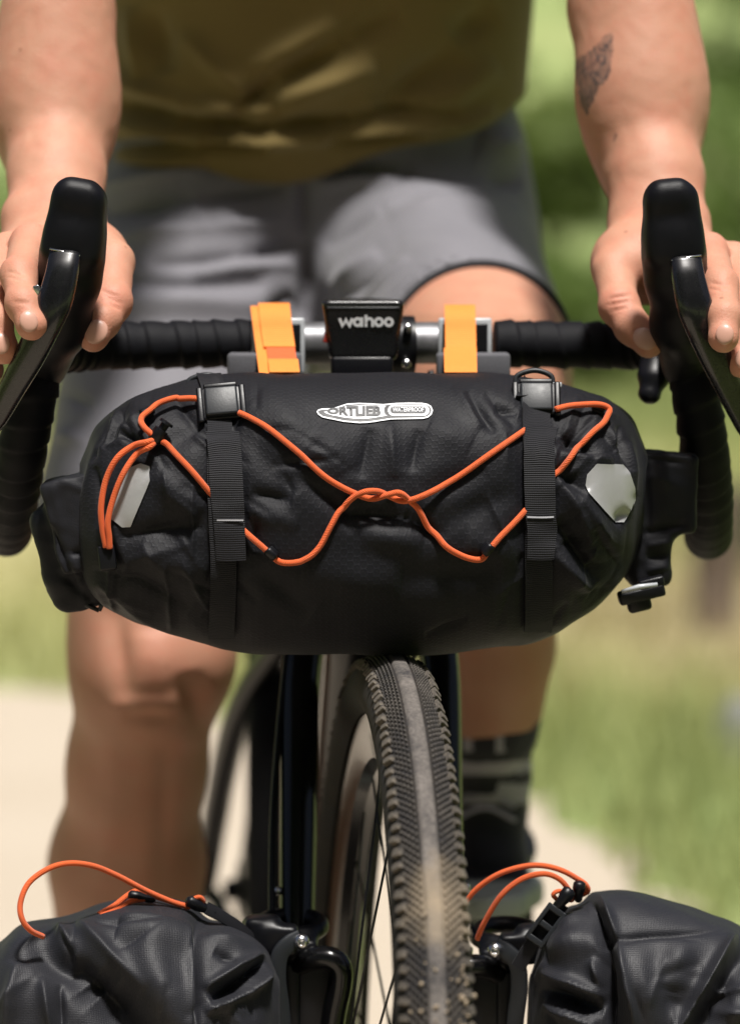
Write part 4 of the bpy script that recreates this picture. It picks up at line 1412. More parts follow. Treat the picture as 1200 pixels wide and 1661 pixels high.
V = V + N * (facing(V, N) * 1.6 * folds(px, py, sf, True))[:, None] + N * (0.002 * waves(V, 0.08, 52, 12))[:, None]
sh = mk('shorts', V, F, M['shorts'], rider)
# black ring painting the shadow gap at the raised leg's hem
a = np.linspace(0, 2 * math.pi, 61)[:-1]
u1 = np.cross(hd, [0, 0, 1.0]); u1 /= np.linalg.norm(u1); u2 = np.cross(hd, u1)
ring = np.array([hc - hd * 0.001 + (u1 * math.cos(t) + u2 * math.sin(t)) * 0.0755 for t in a])
n = len(ring)
V, F = [], []
for i in range(n):
    rdir = (ring[i] - hc) / np.linalg.norm(ring[i] - hc)
    for j in range(8):
        t = j * math.pi / 4
        V.append(ring[i] + rdir * 0.0042 * math.cos(t) + hd * 0.0040 * math.sin(t))
    for j in range(8):
        F.append((i * 8 + j, i * 8 + (j + 1) % 8, ((i + 1) % n) * 8 + (j + 1) % 8, ((i + 1) % n) * 8 + j))
mk('hem', np.array(V), F, M['sock'], sh)

# --- socks and shoes
def sock(parts, lo, hi, cutp, cutn, name='sock'):
    f = Field(lo, hi, 0.003)
    f.chain(parts, 0.02)
    f.halfspace(cutp, cutn)
    V, F = f.mesh()
    V = relax(V, F, 3)
    N = vnormals(V, F)
    return V + N * (0.0012 * waves(V, 0.02, 61, 10))[:, None], F
top = P(793, 1158, 0.36)
V, F = sock([(P(795, 1120, 0.347), 0.0425), (P(793, 1165, 0.362), 0.0400), (P(786, 1240, 0.395), 0.0355), (P(784, 1300, 0.42), 0.0352), (P(790, 1400, 0.40), 0.036)],
            P(680, 1480, 0.25), P(900, 1090, 0.52) + np.array([0, 0, 0.05]), top, np.array([0, 0.12, 1.0]))
px, py = proj(V)
band = ((np.abs(py - 1208 + 0.0006 * (px - 790) ** 2) < 14) & (np.abs(np.abs(px - 785) - 26) < 9)) | (np.abs(py - 1248 + 0.0008 * (px - 780) ** 2) < 11) | ((np.abs(py - 1297) < 9) & (px > 745)) | ((py > 1270) & (py < 1300) & (px > 806))
mi = band[F].mean(1) > 0.5
sk = mk('sock', V, F, [M['sock'], M['sock_grey']], rider, midx=mi.astype(int))
V, F = sock([(P(208, 1640, 0.42), 0.046), (P(212, 1830, 0.45), 0.038), (P(212, 1880, 0.42), 0.038)], P(100, 1960, 0.3), P(320, 1600, 0.56) + np.array([0, 0, 0.05]), P(208, 1650, 0.42), np.array([0, 0, 1.0]))
mk('sock', V, F, M['sock'], rider)
def shoe(c, ank):
    """c: middle of the sole; the foot points at the camera"""
    f = Field(c + np.array([-0.075, -0.17, -0.03]), c + np.array([0.075, 0.17, 0.16]), 0.003)
    f.chain([(c + np.array([0, 0.105, 0.042]), 0.036), (c + np.array([0, 0.02, 0.044]), 0.040), (c + np.array([0.004, -0.07, 0.032]), 0.040), (c + np.array([0.004, -0.115, 0.026]), 0.032)], 0.03)
    f.cone(c + np.array([0, 0.085, 0.05]), ank, 0.038, 0.0385, 0.03)
    f.halfspace(ank + np.array([0, 0, 0.002]), (0, -0.2, 1))
    f.halfspace(c, (0, 0, -1))
    V, F = f.mesh()
    s = mk('shoe', relax(V, F, 3), F, M['shoe'], rider)
    f = Field(c + np.array([-0.075, -0.17, -0.03]), c + np.array([0.075, 0.17, 0.03]), 0.003)
    f.chain([(c + np.array([0, 0.105, 0.0]), 0.036), (c + np.array([0.003, -0.06, 0.0]), 0.047), (c + np.array([0.004, -0.112, 0.0]), 0.036)], 0.02)
    f.halfspace(c + np.array([0, 0, 0.012]), (0, 0, 1))
    f.halfspace(c + np.array([0, 0, -0.008]), (0, 0, -1))
    V, F = f.mesh()
    mk('sole', V, F, M['sole'], s)
    for i in range(4):
        y = -0.075 + 0.03 * i
        lp = catmull([c + np.array([-0.024, y, 0.064 + i * 0.007]), c + np.array([0.004, y - 0.004, 0.076 + i * 0.007]), c + np.array([0.03, y, 0.064 + i * 0.007])], 5)
        mk('lace', *tube(lp, 0.0022, 6), M['sock_grey'], s)
shoe(PED_UP + np.array([0.03, 0.03, 0.019]), P(787, 1372, 0.43))
shoe(PED_DN + np.array([-0.03, 0.00, 0.019]), PED_DN + np.array([-0.035, 0.06, 0.12]))

# ================================================================== soft bags
def bag_loft(tab, dep, yc, nx, nt, power, ymid, slope=0.0):
    """tube of cloth lying across the picture: tab = (px, top py, bottom py), dep = (px, half depth)"""
    tx = [t[0] for t in tab]
    px = np.linspace(tx[0], tx[-1], nx)
    sm = lambda v: np.convolve(np.pad(v, 6, mode='edge'), np.ones(13) / 13, 'valid')
    top = np.interp(px, tx, [t[1] for t in tab])
    bot = np.interp(px, tx, [t[2] for t in tab])
    hd = np.interp(px, [d[0] for d in dep], [d[1] for d in dep])
    top, bot, hd = sm(top), sm(bot), sm(hd)
    a = np.arange(nt) * 2 * math.pi / nt
    ca = np.sign(np.cos(a)) * np.abs(np.cos(a)) ** (2 / power)
    sa = np.sign(np.sin(a)) * np.abs(np.sin(a)) ** (2 / power)
    V = np.zeros((nx, nt, 3))
    U = np.zeros((nx, nt, 3))
    for i in range(nx):
        Y0 = yc + (px[i] - 588) / 2200 * slope
        pt, pb = P(px[i], top[i], Y0), P(px[i], bot[i], Y0)
        zc, hh = (pt[2] + pb[2]) / 2, (pt[2] - pb[2]) / 2
        V[i, :, 0] = pt[0]
        V[i, :, 1] = Y0 - hd[i] * ca
        V[i, :, 2] = zc + hh * sa
        U[i, :, 0] = pt[0]
        U[i, :, 1] = (a - 2 * math.pi * (a > math.pi)) * 0.1
    V = V.reshape(-1, 3)
    i, j = np.meshgrid(np.arange(nx - 1), np.arange(nt), indexing='ij')
    k = (j + 1) % nt
    F = np.stack([i * nt + j, (i + 1) * nt + j, (i + 1) * nt + k, i * nt + k], -1).reshape(-1, 4)
    # close the ends with a fan of quads onto a middle vertex pair
    c0, c1 = V[:nt].mean(0), V[-nt:].mean(0)
    o = len(V)
    V = np.concatenate([V, [c0], [c1]])
    U = np.concatenate([U.reshape(-1, 3), [[c0[0], 0, 0]], [[c1[0], 0, 0]]])
    e = []
    for j in range(0, nt, 2):
        e.append((j, (j + 1) % nt, (j + 2) % nt, o))
        b = (nx - 1) * nt
        e.append((o + 1, b + (j + 2) % nt, b + (j + 1) % nt, b + j))
    F = np.concatenate([F, np.array(e)])
    # outward winding
    n = vnormals(V, F)
    if ((V - V.mean(0)) * n).sum() < 0:
        F = F[:, ::-1]
    return V, F, U
class Skin3D:
    def __init__(s, V, F):
        s.t = BVHTree.FromPolygons(V.tolist(), F.tolist())
    def at(s, px, py, off=0.0, ref=-0.18):
        d = ray(px, py)
        d = d / np.linalg.norm(d)
        h, n, i, l = s.t.ray_cast(Vector(CAMP), Vector(d))
        if h is None:
            h, n, i, l = s.t.find_nearest(Vector(P(px, py, ref)))
        n = np.array(n)
        if n @ d > 0:
            n = -n
        return np.array(h) + n * off, n

def ribbon(rows, thick, parent, name, mat, smooth=True):
    """rows: list of (left, mid.., right) arrays with normals -> closed band with fuv"""
    L, Nn = rows
    L = np.asarray(L)
    Nn = np.asarray(Nn)
    m, n = L.shape[:2]
    top = L + Nn * thick
    V = np.concatenate([top.reshape(-1, 3), L.reshape(-1, 3)])
    s = np.concatenate([[0], np.cumsum(np.linalg.norm(np.diff(L[:, n // 2], axis=0), axis=1))])
    w = np.concatenate([[0], np.cumsum(np.linalg.norm(np.diff(L[m // 2], axis=0), axis=1))])
    uv = np.zeros((m, n, 3))
    uv[..., 0] = w[None, :]
    uv[..., 1] = s[:, None]
    uv = np.concatenate([uv.reshape(-1, 3)] * 2)
    F = []
    o = m * n
    for i in range(m - 1):
        for j in range(n - 1):
            a, b, c, d = i * n + j, i * n + j + 1, (i + 1) * n + j + 1, (i + 1) * n + j
            F.append((a, b, c, d))
            F.append((o + d, o + c, o + b, o + a))
        F.append((i * n, (i + 1) * n, o + (i + 1) * n, o + i * n))
        F.append((i * n + n - 1, o + i * n + n - 1, o + (i + 1) * n + n - 1, (i + 1) * n + n - 1))
    for j in range(n - 1):
        F.append((j, o + j, o + j + 1, j + 1))
        F.append(((m - 1) * n + j, (m - 1) * n + j + 1, o + (m - 1) * n + j + 1, o + (m - 1) * n + j))
    ob = mk(name, V, F, mat, parent, smooth, vec={'fuv': uv})
    bm = bmesh.new()
    bm.from_mesh(ob.data)
    bmesh.ops.recalc_face_normals(bm, faces=bm.faces)
    bm.to_mesh(ob.data)
    bm.free()
    return crease(ob, 50)
def band_on(skin, pts, off, cols=7, n=10):
    """strap laid on a cloth surface: pts = (px, py, half width in px)"""
    q = catmull(pts, n)
    L, Nn = [], []
    for cx, cy, hw in q:
        row, nr = [], []
        for u in np.linspace(-1, 1, cols):
            p, nn = skin.at(cx + u * hw, cy)
            row.append(p)
            nr.append(nn)
        nr = np.mean(nr, 0)
        nr /= np.linalg.norm(nr)
        row = np.array(row)
        # a strap is stiff across: bridge hollows
        h = row @ nr
        fit = np.polyval(np.polyfit(np.linspace(-1, 1, cols), h, 1), np.linspace(-1, 1, cols))
        lift = max(0.0, np.max(h - fit))
        row = row + nr * (fit - h + lift + off)[:, None]
        L.append(row)
        Nn.append([nr] * cols)
    L, Nn = np.array(L), np.array(Nn)
    for _ in range(3):
        L[1:-1] = (L[:-2] + 2 * L[1:-1] + L[2:]) / 4
        Nn[1:-1] = (Nn[:-2] + 2 * Nn[1:-1] + Nn[2:]) / 4
    Nn /= np.linalg.norm(Nn, axis=2)[..., None]
    return L, Nn
def cord3d(path, r, parent, name='cord', mat=None, n=12):
    V, F = tube(path, r, n)
    s = np.concatenate([[0], np.cumsum(np.linalg.norm(np.diff(path, axis=0), axis=1))])
    uv = np.zeros((len(path), n, 3))
    uv[..., 0] = np.arange(n)[None, :] / n * 4
    uv[..., 1] = s[:, None] * 500
    return mk(name, V, F, mat or M['cord'], parent, vec={'fuv': uv.reshape(-1, 3)})
def cord_on(skin, pts, r, parent, name='bungee_cord'):
    q = catmull([(p[0], p[1], p[2] if len(p) > 2 else 0.0) for p in pts], 8)
    w = []
    for x, y, o in q:
        p, nn = skin.at(x, y)
        w.append(p + nn * (r + o))
    w = np.array(w)
    for _ in range(4):
        w[1:-1] = (w[:-2] + 2 * w[1:-1] + w[2:]) / 4
    return cord3d(w, r, parent, name)
def patch_on(skin, poly, off, parent, name, mat, cuts=3, thick=0.0):
    bm = bmesh.new()
    vs = [bm.verts.new((x, y, 0)) for x, y in poly]
    bm.faces.new(vs)
    bmesh.ops.triangulate(bm, faces=bm.faces[:])
    for _ in range(cuts):
        bmesh.ops.subdivide_edges(bm, edges=[e for e in bm.edges if e.calc_length() > 5], cuts=1)
        bmesh.ops.triangulate(bm, faces=bm.faces[:])
    bm.verts.index_update()
    q = [v.co[:2] for v in bm.verts]
    F = [tuple(v.index for v in f.verts) for f in bm.faces]
    bm.free()
    return flat_on(skin, q, F, off, parent, name, mat, thick)
def flat_on(skin, q, F, off, parent, name, mat, thick=0.0):
    V, Nn = [], []
    for x, y in q:
        p, nn = skin.at(x, y, off)
        V.append(p)
        Nn.append(nn)
    V, Nn = np.array(V), np.array(Nn)
    ob = mk(name, V, F, mat, parent)
    bm = bmesh.new()
    bm.from_mesh(ob.data)
    bmesh.ops.recalc_face_normals(bm, faces=bm.faces)
    f0 = bm.faces[0]
    f0.normal_update()
    if np.array(f0.normal[:]) @ (V[0] - CAMP) > 0:
        bmesh.ops.reverse_faces(bm, faces=bm.faces[:])
    if thick:
        bmesh.ops.solidify(bm, geom=bm.faces[:], thickness=thick)
    bm.to_mesh(ob.data)
    bm.free()
    return ob
def letters(body, size=1.0, bold=0.0):
    """outline of built-in letters as flat triangles, width normalised to 1"""
    cu = bpy.data.curves.new('t', 'FONT')
    cu.body = body
    cu.size = size
    cu.offset = bold
    cu.resolution_u = 3
    ob = bpy.data.objects.new('t', cu)
    COL.objects.link(ob)
    bpy.context.view_layer.update()
    me = bpy.data.meshes.new_from_object(ob.evaluated_get(bpy.context.evaluated_depsgraph_get()))
    V = np.array([v.co[:2] for v in me.vertices])
    F = [tuple(p.vertices) for p in me.polygons]
    bpy.data.objects.remove(ob)
    bpy.data.curves.remove(cu)
    bpy.data.meshes.remove(me)
    V -= V.min(0)
    return V / V.max(0), F

# ------------------------------------------------------------------ handlebar bag
bag = thing('handlebar_bag', 'black roll-end handlebar bag with orange bungee cord strapped under the bars', 'bag', P(590, 1050, -0.125))
tab = [(128, 770, 880), (132, 735, 915), (142, 700, 955), (158, 678, 978), (180, 660, 995), (215, 643, 1012), (260, 629, 1028), (310, 617, 1039), (352, 611, 1048), (420, 606, 1055), (500, 605, 1058),
       (600, 605, 1058), (700, 605, 1057), (790, 606, 1051), (850, 612, 1043), (905, 623, 1027), (950, 634, 1004), (990, 648, 972), (1018, 664, 938), (1036, 688, 900), (1044, 722, 866), (1048, 755, 840)]
dep = [(128, 0.030), (140, 0.052), (170, 0.068), (240, 0.082), (340, 0.090), (480, 0.098), (700, 0.098), (860, 0.090), (960, 0.078), (1010, 0.064), (1036, 0.045), (1048, 0.028)]
V, F, U = bag_loft(tab, dep, -0.128, 470, 300, 2.35, 0, math.tan(YAW_F))
N = vnormals(V, F)
px, py = proj(V)
fc = facing(V, N)
bf = [  # straps pull the cloth in
    (362, 600, 368, 1040, 34, -0.0075), (874, 600, 872, 1030, 34, -0.0075),
    # middle panel
    (430, 640, 500, 720, 30, 0.0030), (400, 700, 470, 800, 22, -0.0035), (520, 700, 560, 760, 26, 0.0030), (600, 700, 585, 770, 16, -0.0032), (632, 690, 640, 770, 18, 0.0030), (680, 700, 668, 760, 14, -0.0030),
    (700, 690, 760, 720, 22, 0.0028), (560, 832, 660, 842, 18, -0.0060), (660, 842, 720, 870, 16, -0.0045), (590, 868, 680, 878, 20, 0.0050), (480, 770, 560, 830, 18, -0.0035), (690, 800, 780, 760, 20, -0.0032),
    (410, 800, 470, 812, 12, -0.0050), (405, 830, 480, 850, 16, 0.0035), (760, 640, 800, 700, 12, -0.0050), (790, 640, 835, 690, 11, -0.0035), (740, 630, 780, 690, 14, 0.0030), (805, 660, 838, 668, 10, -0.004),
    (720, 850, 830, 800, 20, -0.0036), (760, 880, 840, 900, 22, 0.0040), (500, 930, 640, 950, 30, 0.0040), (420, 930, 500, 990, 20, -0.004), (650, 940, 800, 930, 24, -0.004),
    # right end
    (905, 700, 965, 740, 12, -0.0065), (915, 735, 990, 745, 12, 0.0040), (905, 760, 945, 800, 14, -0.0070), (930, 790, 1000, 900, 16, 0.0060), (965, 860, 1010, 920, 13, -0.0060), (905, 770, 960, 880, 14, 0.0055),
    (910, 850, 965, 940, 16, -0.0080), (905, 905, 960, 960, 18, 0.0070), (1008, 688, 1024, 760, 9, -0.0070), (990, 690, 1004, 730, 12, 0.0045), (1030, 720, 1036, 800, 8, 0.0045), (920, 640, 1000, 670, 14, 0.0030),
    (975, 690, 1000, 730, 10, -0.003), (1000, 850, 1022, 830, 12, -0.006),
    # left end
    (205, 655, 165, 720, 10, -0.0060), (190, 660, 150, 730, 8, 0.0045), (176, 672, 142, 745, 7, -0.0055), (240, 660, 185, 700, 16, 0.0045), (195, 700, 225, 715, 9, -0.0060), (270, 720, 330, 690, 20, -0.0040), (250, 770, 320, 830, 20, 0.0045),
    (200, 870, 330, 850, 18, -0.0060), (230, 900, 330, 930, 24, 0.0050), (210, 930, 300, 990, 18, -0.005), (280, 640, 320, 690, 14, -0.004), (150, 760, 165, 850, 10, -0.005)]
gc = np.random.default_rng(404)
for i in range(95):                       # crumpled coating: short hard creases, denser near straps and ends
    cx = gc.choice([gc.uniform(150, 1030), gc.normal(330, 50), gc.normal(905, 50), gc.normal(200, 40), gc.normal(990, 30)])
    cy = gc.uniform(630, 1020)
    if (480 < cx < 735 and cy < 715) or (150 < cx < 265 and 735 < cy < 875) or (930 < cx and 735 < cy < 865):
        cy = gc.uniform(880, 1010)
    an = gc.normal(0.9, 0.5) * (1 if cx < 590 else -1)
    ln = gc.uniform(18, 60)
    bf.append((cx - math.cos(an) * ln, cy - math.sin(an) * ln, cx + math.cos(an) * ln, cy + math.sin(an) * ln, gc.uniform(5, 11), gc.choice([-1, 1]) * gc.uniform(0.0010, 0.0026)))
D0 = fc * folds(px, py, bf[:-95], True)
D = fc * folds(px, py, bf, True)
D += 0.0014 * waves(V, 0.075, 81, 12) + 0.0005 * waves(V, 0.03, 82, 12)
D += 0.0016 * waves(V, 0.055, 83, 10, True, (1, 1, 0.5)) * np.clip((np.abs(px - 590) - 230) / 120, 0, 1)
VS = V + N * (D0 + 0.0014 * waves(V, 0.075, 81, 12))[:, None]
V = V + N * D[:, None]
# welded seam along the top, back row
mk('bag_body', V, F, M['bag'], bag, vec={'fuv': np.stack([U[:, 0], U[:, 1], np.zeros(len(U))], 1)})
SK = Skin3D(V, F)
SKC = Skin3D(VS, F)          # the same cloth without its fine crumple: what a taut cord rides on

# roll-closed ends, folded down and buckled
def closure(side):
    q = (lambda x, y, Y: P(x, y, yb(x, Y)))
    if side < 0:
        f = Field(q(40, 1020, -0.2) - 0.01, q(215, 730, -0.03) + 0.01, 0.0022)
        ax = np.array([[math.cos(R(-14)), 0.0, -math.sin(R(-14))], [0, 1, 0], [math.sin(R(-14)), 0, math.cos(R(-14))]])
        f.rbox(q(128, 845, -0.145), (0.0190, 0.026, 0.033), 0.004, 0.0, ax)
        f.rbox(q(112, 885, -0.125), (0.0215, 0.03, 0.030), 0.010, 0.006, ax)
        f.rbox(q(128, 945, -0.125), (0.0200, 0.026, 0.019), 0.011, 0.008, ax)
        f.cone(q(100, 850, -0.12), q(175, 900, -0.11), 0.018, 0.03, 0.012)
        fl = [(165, 890, 110, 900, 7, -0.004), (120, 905, 175, 895, 8, 0.002), (80, 860, 130, 960, 9, -0.0045), (110, 900, 140, 980, 7, 0.003), (85, 790, 100, 860, 7, 0.0018), (160, 800, 168, 870, 6, -0.002), (95, 930, 150, 975, 9, -0.003), (100, 780, 150, 800, 9, 0.002)]
    else:
        f = Field(q(1000, 985, -0.2) - 0.01, q(1140, 710, -0.02) + 0.012, 0.0022)
        ax = np.array([[math.cos(R(2)), 0, -math.sin(R(2))], [0, 1, 0], [math.sin(R(2)), 0, math.cos(R(2))]])
        f.rbox(q(1080, 798, -0.115), (0.0215, 0.022, 0.0290), 0.004, 0.0, ax)
        f.rbox(q(1056, 895, -0.115), (0.0150, 0.022, 0.024), 0.008, 0.010, ax)
        f.cone(q(1030, 800, -0.11), q(1060, 800, -0.11), 0.026, 0.026, 0.012)
        f.cone(q(1030, 900, -0.115), q(1046, 920, -0.115), 0.018, 0.014, 0.010)
        fl = [(1050, 742, 1115, 752, 6, -0.003), (1048, 770, 1112, 790, 14, 0.002), (1045, 866, 1110, 852, 8, -0.006), (1050, 885, 1090, 878, 6, 0.003), (1046, 750, 1052, 860, 6, -0.004), (1050, 905, 1090, 900, 6, -0.003), (1050, 925, 1085, 918, 6, 0.003), (1075, 760, 1085, 840, 10, 0.0014)]
    V, F = f.mesh()
    V = relax(V, F, 3)
    N = vnormals(V, F)
    px, py = proj(V)
    V = V + N * (facing(V, N) * folds(px, py, fl, True) + 0.0008 * waves(V, 0.03, 90 + side, 12, True) + 0.0003 * waves(V, 0.01, 95, 10))[:, None]
    o = mk('roll_closure', V, F, M['collar'], bag)
    return o, Skin3D(V, F)
CL, SKL = closure(-1)
CRr, SKR = closure(1)
# closure buckles at the lower corners
def wire_buckle(c, ax, w, h, parent):
    pts = [(-w, -h), (w, -h), (w, h), (-w, h), (-w, -h)]
    V, F = join(*[tube(np.array([c + ax[0] * a[0] + ax[2] * a[1], c + ax[0] * b[0] + ax[2] * b[1]]), 0.0016, 8) for a, b in zip(pts[:-1], pts[1:])])
    return mk('closure_buckle', V, F, M['plastic_sheen'], parent)
def axes(ux, nrm):
    ux = np.asarray(ux, float)
    nrm = np.asarray(nrm, float)
    nrm = nrm / np.linalg.norm(nrm)
    ux = ux - nrm * (ux @ nrm)
    ux /= np.linalg.norm(ux)
    uz = np.cross(ux, nrm)
    if uz[2] < 0:
        uz = -uz
    return np.array([ux, nrm, uz])
wire_buckle(P(138, 970, -0.168), axes((0.88, 0, -0.40), (0, -1, -0.1)), 0.0125, 0.0042, CL)
mk('closure_tab', *box(P(150, 960, -0.160), 0.010, 0.0018, 0.006, axes((0.88, 0, -0.42), (0, -1, -0.1)), 0.0012), M['web'], CL)
bxr = axes((0.97, 0, 0.22), (0.1, -1, -0.1))
V, F = join(box(P(1040, 963, -0.135), 0.0165, 0.006, 0.0045, bxr, 0.002), box(P(1036, 978, -0.133), 0.0085, 0.005, 0.0060, bxr, 0.003), box(P(1056, 945, -0.137), 0.009, 0.004, 0.0035, bxr, 0.0015))
crease(mk('closure_buckle', V, F, M['plastic'], CRr))
mk('buckle_bar', *tube(np.array([P(1008, 960, -0.1445), P(1036, 952, -0.1455), P(1066, 948, -0.1445)]), np.array([0.0014, 0.0018, 0.0014]), 8), M['clear'], CRr)

# straps: a wide band round the bag and the tail of the pull strap lying on it
def strap(cx):
    L = cx < 600
    if L:
        back = [(340, 612, 20), (348, 640, 20), (356, 690, 20), (356, 760, 21), (358, 830, 21), (362, 900, 21), (362, 960, 21), (360, 1030, 21)]
        tail = [(362, 706, 27), (365, 740, 27), (368, 790, 27), (373, 850, 25), (377, 906, 24)]
        st = [(354, 846, 397, 842), (356, 893, 400, 890)]
    else:
        back = [(868, 612, 21), (868, 640, 22), (868, 690, 22), (870, 760, 22), (872, 830, 22), (872, 900, 22), (872, 960, 22), (870, 1020, 22)]
        tail = [(872, 700, 25), (872, 740, 25), (873, 790, 25), (874, 850, 24), (874, 902, 22)]
        st = [(851, 836, 894, 838), (852, 882, 890, 884)]
    b = ribbon(band_on(SK, back, 0.0012), 0.0016, bag, 'strap', M['web'])
    t = ribbon(band_on(SK, tail, 0.0038), 0.0017, bag, 'strap_tail', M['web'])
    for x1, y1, x2, y2 in st:
        if y1 < 870:
            cx0, cy0, hw0 = (x1 + x2) / 2, (y1 + y2) / 2, abs(x2 - x1) / 2
            Ls, Ns = band_on(SK, [(cx0, cy0 - 1.2, hw0), (cx0, cy0 + 1.2, hw0)], 0.0064, 7, 2)
            ribbon((Ls, Ns), 0.0005, t, 'stitching', M['stitch'])
    # side release buckle
    bx, by = (360, 662) if L else (869, 655)
    p, nn = SK.at(bx, by)
    nn = np.array([0, -0.86, 0.52])
    up = np.array([-0.10 if L else 0.0, 0.40, 0.92])
    ax = axes(np.cross(up, nn), nn)
    if ax[0][0] < 0:
        ax[0] = -ax[0]
    c = p + nn * 0.0065
    body = join(box(c - nn * 0.001, 0.0142, 0.0032, 0.0125, ax, 0.0018),
                box(c + ax[0] * 0.0145 - ax[2] * 0.001, 0.0021, 0.0038, 0.0135, ax, 0.0012), box(c - ax[0] * 0.0145 - ax[2] * 0.001, 0.0021, 0.0038, 0.0135, ax, 0.0012),
                box(c + ax[2] * 0.0138, 0.0115, 0.0022, 0.0018, ax, 0.0010))
    bk = crease(mk('strap_buckle', *body, M['plastic'], bag))
    V, F = box(c + nn * 0.0022, 0.0112, 0.0036, 0.0108, ax, 0.0016)
    mk('buckle_plate', V, F, M['plastic_sheen'], bk)
    # strap adjuster above it, a bent plastic loop
    ac = P(bx - (24 if L else 2), by - 44, -0.140)
    V, F = join(tube(catmull([ac + np.array([-0.0135, -0.004, -0.006]), ac + np.array([-0.012, -0.002, 0.001]), ac + np.array([0, -0.001, 0.0045]), ac + np.array([0.011, -0.002, 0.001]), ac + np.array([0.0125, -0.004, -0.006])], 6), 0.0019, 10),
                tube(np.array([ac + np.array([-0.0125, -0.006, -0.004]), ac + np.array([0.0125, -0.006, -0.004])]), 0.0018, 10))
    mk('strap_adjuster', V, F, M['plastic_sheen'], bag)
    for s in (-1, 1):
        V, F = box(ac + np.array([s * 0.0145, -0.004, -0.0055]), 0.0042, 0.002, 0.0018, None, 0.0008)
        mk('adjuster_ear', V, F, M['clear'], bag)
strap(365)
strap(870)

# orange bungee cord
CRAD = 0.0021
cord_on(SKC, [(324, 656, 0.003), (308, 654, 0.003), (288, 656, 0.004), (262, 666, 0.005), (243, 680, 0.006), (234, 690, 0.007), (237, 702, 0.007), (246, 711, 0.006), (258, 717, 0.003)], CRAD, bag)
cord_on(SKC, [(258, 717, 0.002), (282, 736, 0.001), (308, 762, 0.001), (334, 795, 0.001), (360, 825, -0.0005), (400, 862, 0.0005), (420, 880, 0.001), (440, 898, 0.001), (455, 910, 0.001), (478, 911, 0.001), (500, 904, 0.001),
             (518, 886, 0.001), (533, 858, 0.001), (550, 828, 0.001), (570, 806, 0.003), (590, 797, 0.0070), (612, 797, 0.0050), (632, 805, 0.0005), (655, 812, 0.003), (690, 803, 0.005), (730, 780, 0.002), (785, 744, 0.001), (848, 700, 0.0005)], CRAD, bag)
cord_on(SKC, [(392, 676, 0.003), (412, 683, 0.001), (440, 699, 0.001), (480, 732, 0.001), (515, 764, 0.001), (548, 787, 0.001), (575, 800, 0.001), (600, 808, 0.0005), (622, 803, 0.0050), (645, 799, 0.0070), (663, 811, 0.003), (680, 827, 0.001),
             (700, 860, 0.001), (722, 886, 0.001), (750, 900, 0.001), (778, 904, 0.001), (790, 893, 0.001), (812, 868, 0.001), (850, 826, 0.0005)], CRAD, bag)
cord_on(SKC, [(900, 674, 0.004), (920, 667, 0.003), (945, 663, 0.002), (968, 664, 0.003), (982, 671, 0.003), (978, 682, 0.002), (955, 708, 0.001), (930, 735, 0.001), (904, 766, 0.001), (880, 790, -0.0005)], CRAD, bag)
# loop hanging at the left end
lp = catmull([SK.at(256, 716, 0.005)[0], P(238, 717, -0.226), P(216, 723, -0.222), P(190, 743, -0.226), P(172, 778, -0.225), P(164, 822, -0.225), P(166, 856, -0.224), P(172, 888, -0.223)], 8)
cord3d(lp, CRAD, bag, 'bungee_cord')
lp = catmull([SK.at(256, 718, 0.004)[0], P(242, 725, -0.226), P(222, 736, -0.222), P(200, 768, -0.227), P(184, 808, -0.226), P(175, 845, -0.226), P(177, 870, -0.225), P(178, 890, -0.224)], 8)
cord3d(lp, CRAD, bag, 'bungee_cord')
def guide(px_, py_, ang, ln=0.0085, sk=SK, off=0.003, rad=0.0034):
    p, nn = sk.at(px_, py_, off)
    d = np.array([math.cos(ang), 0, -math.sin(ang)])
    d -= nn * (d @ nn)
    d /= np.linalg.norm(d)
    V, F = join(tube(np.array([p - d * ln * 0.5, p - d * ln * 0.3, p + d * ln * 0.3, p + d * ln * 0.5]), np.array([rad * 0.85, rad, rad, rad * 0.85]), 12), box(p - nn * 0.0025, 0.0036, 0.0015, 0.0036, axes(d, nn), 0.0006))
    return mk('cord_guide', V, F, M['plastic'], bag)
guide(441, 897, R(45))
guide(790, 890, R(-48))
guide(968, 665, R(10))
guide(242, 680, R(-35), 0.010, SK, 0.007)
# cord lock: barrel with a flanged button
p, nn = SK.at(258, 712, 0.006)
d = np.array([0.55, 0.0, 0.80]); d /= np.linalg.norm(d)
V, F = join(tube(np.array([p - d * 0.006, p - d * 0.0045, p + d * 0.002, p + d * 0.004, p + d * 0.0042, p + d * 0.0085, p + d * 0.0087, p + d * 0.0105]), np.array([0.004, 0.0052, 0.0052, 0.0050, 0.0030, 0.0030, 0.0052, 0.0048]), 16))
crease(mk('cord_lock', V, F, M['plastic'], bag), 40)
mk('cord_end', *box(P(174, 905, -0.220), 0.0058, 0.0032, 0.0085, axes((1, 0, 0.12), (0, -1, 0.1)), 0.0015), M['plastic'], bag)

# reflective patches
poly = [(204, 762), (229, 752), (243, 757), (244, 780), (227, 820), (212, 854), (198, 855), (178, 840), (183, 808), (192, 784)]
patch_on(SK, poly, 0.0012, bag, 'reflector', M['reflect'], 4)
poly = [(967, 752), (1008, 754), (1020, 768), (1028, 792), (1028, 812), (1022, 818), (1010, 806), (998, 806), (994, 813), (1006, 828), (1014, 842), (1010, 848), (997, 849), (954, 801), (949, 787), (951, 770)]
patch_on(SK, poly, 0.0012, bag, 'reflector', M['reflect'], 4)

